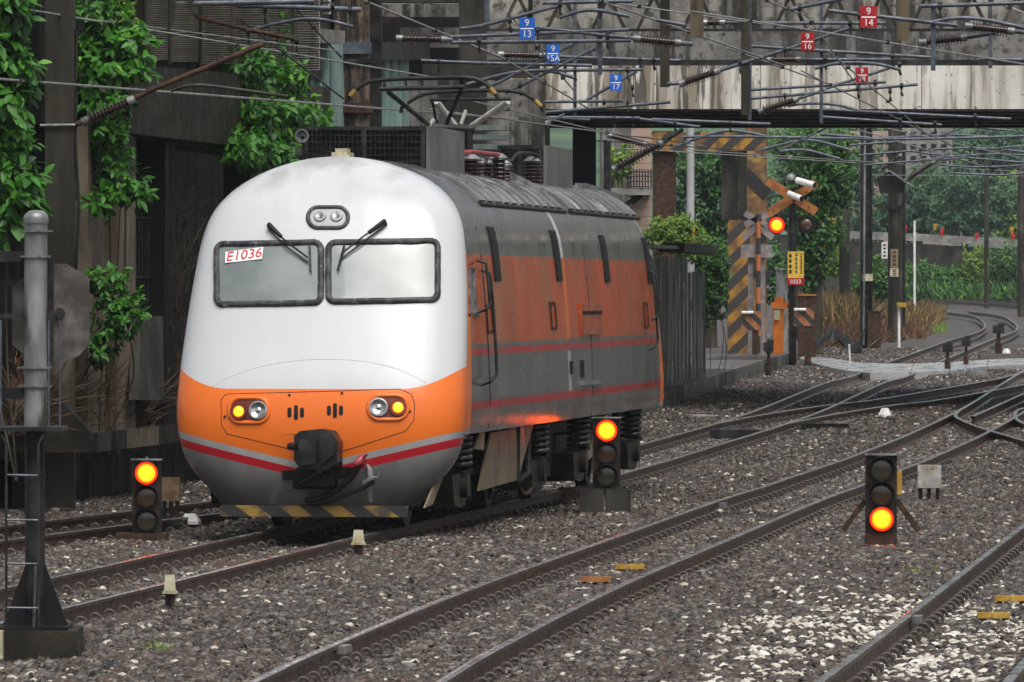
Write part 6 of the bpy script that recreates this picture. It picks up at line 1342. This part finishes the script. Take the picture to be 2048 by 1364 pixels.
# grass and dead leaves
def grass(name, base, label, cat, region, n, mat, h, wd, kind=None, spread=1.0):
    C = np.array([region() for _ in range(n)]); D = unit(np.stack([RG.normal(size=n)*.35*spread, RG.normal(size=n)*.25*spread, np.ones(n)], 1)); L_ = h*RG.uniform(.5, 1.25, n); C = C+D*L_[:,None]*.5
    U = unit(np.stack([RG.normal(size=n), -np.ones(n), RG.normal(size=n)*.3], 1)); me = leaf_mesh('blades', C-np.array(base), D, U, L_, np.full(n, wd)*RG.uniform(.6, 1.3, n), RG.uniform(0, 1, n), mat)
    o = thing(name, tuple(base), label, cat) if kind is None else None
    f = bpy.data.objects.new('blades', me); col.objects.link(f); f.parent = o; f['kind'] = 'stuff'; return o
def gr_at(px0, px1, py0, py1, dz=-.2):
    def f():
        g = G(rnd.uniform(px0, px1), rnd.uniform(py0, py1), 0); return (g.x, g.y, g.z+dz)
    return f
grass('dry_grass', tuple(G(1660,655)), 'tall straw coloured dry grass behind the crossing relay cabinet', 'grass', gr_at(1605, 1722, 640, 668), 2600, M['leaf_dry'], 1.35, .035, spread=1.7)
grass('dry_grass', tuple(G(1690,690)), 'low reddish dead grass in front of the dark steel mast', 'grass', gr_at(1640, 1760, 662, 684), 1500, M['leaf_red'], .65, .03, spread=2)
grass('orange_grass', tuple(G(1820,648)), 'orange tinged grass tuft around the white marker pole', 'grass', gr_at(1752, 1868, 634, 652), 2200, M['leaf_dry'], .9, .04, spread=1.8)
grass('red_grass', tuple(G(1790,668)), 'russet low grass at the foot of the transformer pole', 'grass', gr_at(1745, 1850, 655, 668), 900, M['leaf_red'], .5, .035, spread=2)
grass('grass_patch', tuple(G(1868,650)), 'small bright green grass patch at the curve of the rails', 'grass', gr_at(1852, 1890, 640, 656), 500, M['leaf_light'], .22, .03)
grass('weed_tuft', tuple(G(312,1270)), 'small green weed tuft in the ballast near the cream box', 'weed', gr_at(270, 345, 1262, 1276, -.12), 110, M['leaf_light'], .06, .016, spread=2.2)
grass('weed_tuft', tuple(G(1838,1120)), 'small green weed tuft among the white pebbles', 'weed', gr_at(1800, 1875, 1114, 1124, -.12), 110, M['leaf_light'], .06, .016, spread=2.2)
grass('roadside_grass', tuple(P(1515,610,175)), 'short green grass around the grey crossbuck post', 'grass', lambda: (lambda q: (q.x, q.y, zt(q.y)-.25))(P(rnd.uniform(1475, 1550), 0, rnd.uniform(172, 180))), 1200, M['leaf_bush'], .5, .05)
grass('bank_grass', tuple(P(1950,585,345)), 'bright green grassy bank below the far retaining wall', 'grass', lambda: (lambda q: (q.x, q.y, lerp(1.9, 3.0, (q.y-344)/20)))(P(rnd.uniform(1800, 2100), 0, rnd.uniform(344, 364))), 6000, M['leaf_bush'], .8, .16, spread=2.5)
grass('dead_bramble', tuple(P(250,860,80.7)), 'reddish dead bramble leaves on the concrete ledge below the young shrub', 'brush', lambda: (lambda x_: tuple(P(x_, rnd.uniform(720, 865), WY(x_, .1)+rnd.uniform(-.1, 1.0))))(min(365, max(30, rnd.gauss(215, 75)))), 5000, M['leaf_red'], .2, .02, spread=3.2)
tp = thing('tarpaulin_heap', tuple(G(1668,700)), 'black crumpled tarpaulin heap with poles beside the crossing deck', 'heap'); c = G(1668, 702)
mb = MB(); rows = [[(c.x+(i-6)*.12, c.y+j*.22, c.z-.15+max(0, .75-abs(i-6)*.09-abs(j-2)*.12)+RG.normal()*.06) for i in range(13)] for j in range(5)]; mb.sheet(rows); mb.build('tarpaulin', M['black'], tp)
for i in range(6): mb = MB(); a_ = c+Vector((RG.normal()*.4, -.05, -.1)); mb.tube([a_, a_+Vector((.5+RG.normal()*.3, .2, .55+RG.normal()*.15))], .02, 6); mb.build('pole', M['steel_dark'], tp)
# bushes and trees
def bush(name, px, yb, Y_, label, blobs, n, size, mat, cat='bush', group=None, stems=3):
    return plant(name, (P(px,0,Y_).x, Y_, zt(Y_)-.3), label, cat, [bl_px(*b, Y_) if len(b) == 4 else bl_px(*b) for b in blobs], n, size, mat, .35, stems=stems, group=group)
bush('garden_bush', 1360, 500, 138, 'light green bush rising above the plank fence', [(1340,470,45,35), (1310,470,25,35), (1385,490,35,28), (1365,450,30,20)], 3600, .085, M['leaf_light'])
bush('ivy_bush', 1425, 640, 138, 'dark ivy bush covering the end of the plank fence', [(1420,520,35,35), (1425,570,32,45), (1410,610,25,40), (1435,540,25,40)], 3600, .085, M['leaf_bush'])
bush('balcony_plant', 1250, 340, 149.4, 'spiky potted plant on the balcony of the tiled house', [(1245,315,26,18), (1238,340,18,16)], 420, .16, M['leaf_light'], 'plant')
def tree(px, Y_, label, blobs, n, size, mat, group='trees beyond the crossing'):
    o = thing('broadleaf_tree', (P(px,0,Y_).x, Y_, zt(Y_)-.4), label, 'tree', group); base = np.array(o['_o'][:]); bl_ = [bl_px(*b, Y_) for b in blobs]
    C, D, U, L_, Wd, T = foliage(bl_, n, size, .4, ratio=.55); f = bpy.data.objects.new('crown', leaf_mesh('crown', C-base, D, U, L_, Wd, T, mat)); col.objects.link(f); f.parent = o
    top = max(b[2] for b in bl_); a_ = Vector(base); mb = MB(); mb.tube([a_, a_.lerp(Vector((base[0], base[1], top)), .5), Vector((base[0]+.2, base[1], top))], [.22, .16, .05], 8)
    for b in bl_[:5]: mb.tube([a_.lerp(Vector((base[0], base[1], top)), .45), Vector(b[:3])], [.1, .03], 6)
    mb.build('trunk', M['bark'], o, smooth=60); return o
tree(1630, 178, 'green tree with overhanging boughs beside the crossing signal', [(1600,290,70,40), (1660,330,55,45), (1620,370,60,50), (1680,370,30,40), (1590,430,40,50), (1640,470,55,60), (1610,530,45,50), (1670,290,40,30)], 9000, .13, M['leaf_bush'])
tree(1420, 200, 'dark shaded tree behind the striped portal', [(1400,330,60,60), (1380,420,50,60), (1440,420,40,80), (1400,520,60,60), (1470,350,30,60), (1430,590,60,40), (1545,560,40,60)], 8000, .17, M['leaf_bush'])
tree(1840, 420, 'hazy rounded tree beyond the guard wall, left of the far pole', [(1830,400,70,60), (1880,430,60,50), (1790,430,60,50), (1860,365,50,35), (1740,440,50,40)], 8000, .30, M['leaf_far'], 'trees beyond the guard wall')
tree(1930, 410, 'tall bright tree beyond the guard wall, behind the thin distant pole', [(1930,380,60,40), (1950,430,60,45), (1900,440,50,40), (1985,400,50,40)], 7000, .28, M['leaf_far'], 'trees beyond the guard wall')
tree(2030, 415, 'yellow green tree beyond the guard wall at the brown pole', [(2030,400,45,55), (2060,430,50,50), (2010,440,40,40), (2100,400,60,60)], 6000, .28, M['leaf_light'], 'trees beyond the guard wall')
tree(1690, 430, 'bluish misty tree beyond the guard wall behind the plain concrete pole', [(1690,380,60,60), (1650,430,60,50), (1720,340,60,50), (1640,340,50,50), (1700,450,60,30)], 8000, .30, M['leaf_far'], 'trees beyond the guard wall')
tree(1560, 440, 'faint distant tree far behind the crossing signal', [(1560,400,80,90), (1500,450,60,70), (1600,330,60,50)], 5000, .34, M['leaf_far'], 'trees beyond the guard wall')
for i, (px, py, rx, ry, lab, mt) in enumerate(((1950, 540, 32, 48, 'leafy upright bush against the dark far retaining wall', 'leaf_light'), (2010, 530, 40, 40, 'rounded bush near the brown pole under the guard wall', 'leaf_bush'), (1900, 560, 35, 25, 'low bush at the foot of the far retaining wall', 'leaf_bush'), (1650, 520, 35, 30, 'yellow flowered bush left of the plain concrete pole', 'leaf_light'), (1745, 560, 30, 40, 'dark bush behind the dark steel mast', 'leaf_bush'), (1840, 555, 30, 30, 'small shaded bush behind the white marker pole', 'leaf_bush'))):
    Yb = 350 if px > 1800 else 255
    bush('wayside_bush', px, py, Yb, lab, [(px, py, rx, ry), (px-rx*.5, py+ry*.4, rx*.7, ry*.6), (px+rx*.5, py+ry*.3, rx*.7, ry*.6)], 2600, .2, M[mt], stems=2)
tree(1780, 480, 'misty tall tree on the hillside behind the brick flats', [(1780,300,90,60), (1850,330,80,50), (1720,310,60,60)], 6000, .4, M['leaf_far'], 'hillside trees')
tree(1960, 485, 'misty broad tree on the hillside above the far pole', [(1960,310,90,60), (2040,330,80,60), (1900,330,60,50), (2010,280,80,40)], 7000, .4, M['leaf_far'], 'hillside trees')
# distant hillside and a block of flats in the mist
hl_ = MB(); rows = []
for i, (Y_, zz) in enumerate(((470, 2.6), (520, 9), (600, 20), (720, 34), (900, 50))):
    rows.append([(x_, Y_+6*math.sin(x_*.05+i), zz+2.5*math.sin(x_*.07+i*1.3)) for x_ in range(-160, 261, 14)])
hl_.sheet(rows); struct(hl_.build('hillside', worn('hillside', (.03,.065,.035), (.07,.13,.06), .12, .7, bump=.5), org=(0,0,0), smooth=60))
fl = thing('brick_flats', (cx_(1760,450), 450, 2.5), 'pale brick block of flats far off in the mist above the trees', 'building')
for a0, b0, y0, mt in ((1700, 1790, 262, 'pink'), (1792, 1905, 250, 'concrete')):
    mb = MB(); mb.box(cx_(a0,450), cx_(b0,450), 450, 458, 2.5, cz_(y0,450)); w_ = mb.build('wall', M[mt], fl)
    for r_ in range(4):
        for c_ in range(5):
            x0 = lerp(cx_(a0,450), cx_(b0,450), .08+.18*c_); z0 = cz_(y0+14+24*r_,450); mb = MB(); mb.box(x0, x0+.35, 449.93, 449.99, z0-.4, z0); mb.build('window', M['black'], w_)
# ------------------------------------------------------------------ rain haze
hz = MB(); hz.box(-170, 270, -12, 935, -1.4, 62)
m = bpy.data.materials.new('haze_air'); m.use_nodes = True; nt = m.node_tree; nt.nodes.clear()
vol = nt.nodes.new('ShaderNodeVolumePrincipled'); vol.inputs['Color'].default_value = (.80, .90, .93, 1); vol.inputs['Density'].default_value = .00014; vol.inputs['Anisotropy'].default_value = 0.0
out = nt.nodes.new('ShaderNodeOutputMaterial'); nt.links.new(vol.outputs[0], out.inputs['Volume'])
h_ = hz.build('haze', m, org=(0,0,0)); tag(h_, 'pale rain haze filling the air over the tracks', 'haze', kind='stuff')
for o in bpy.data.objects:
    if '_o' in o: del o['_o']
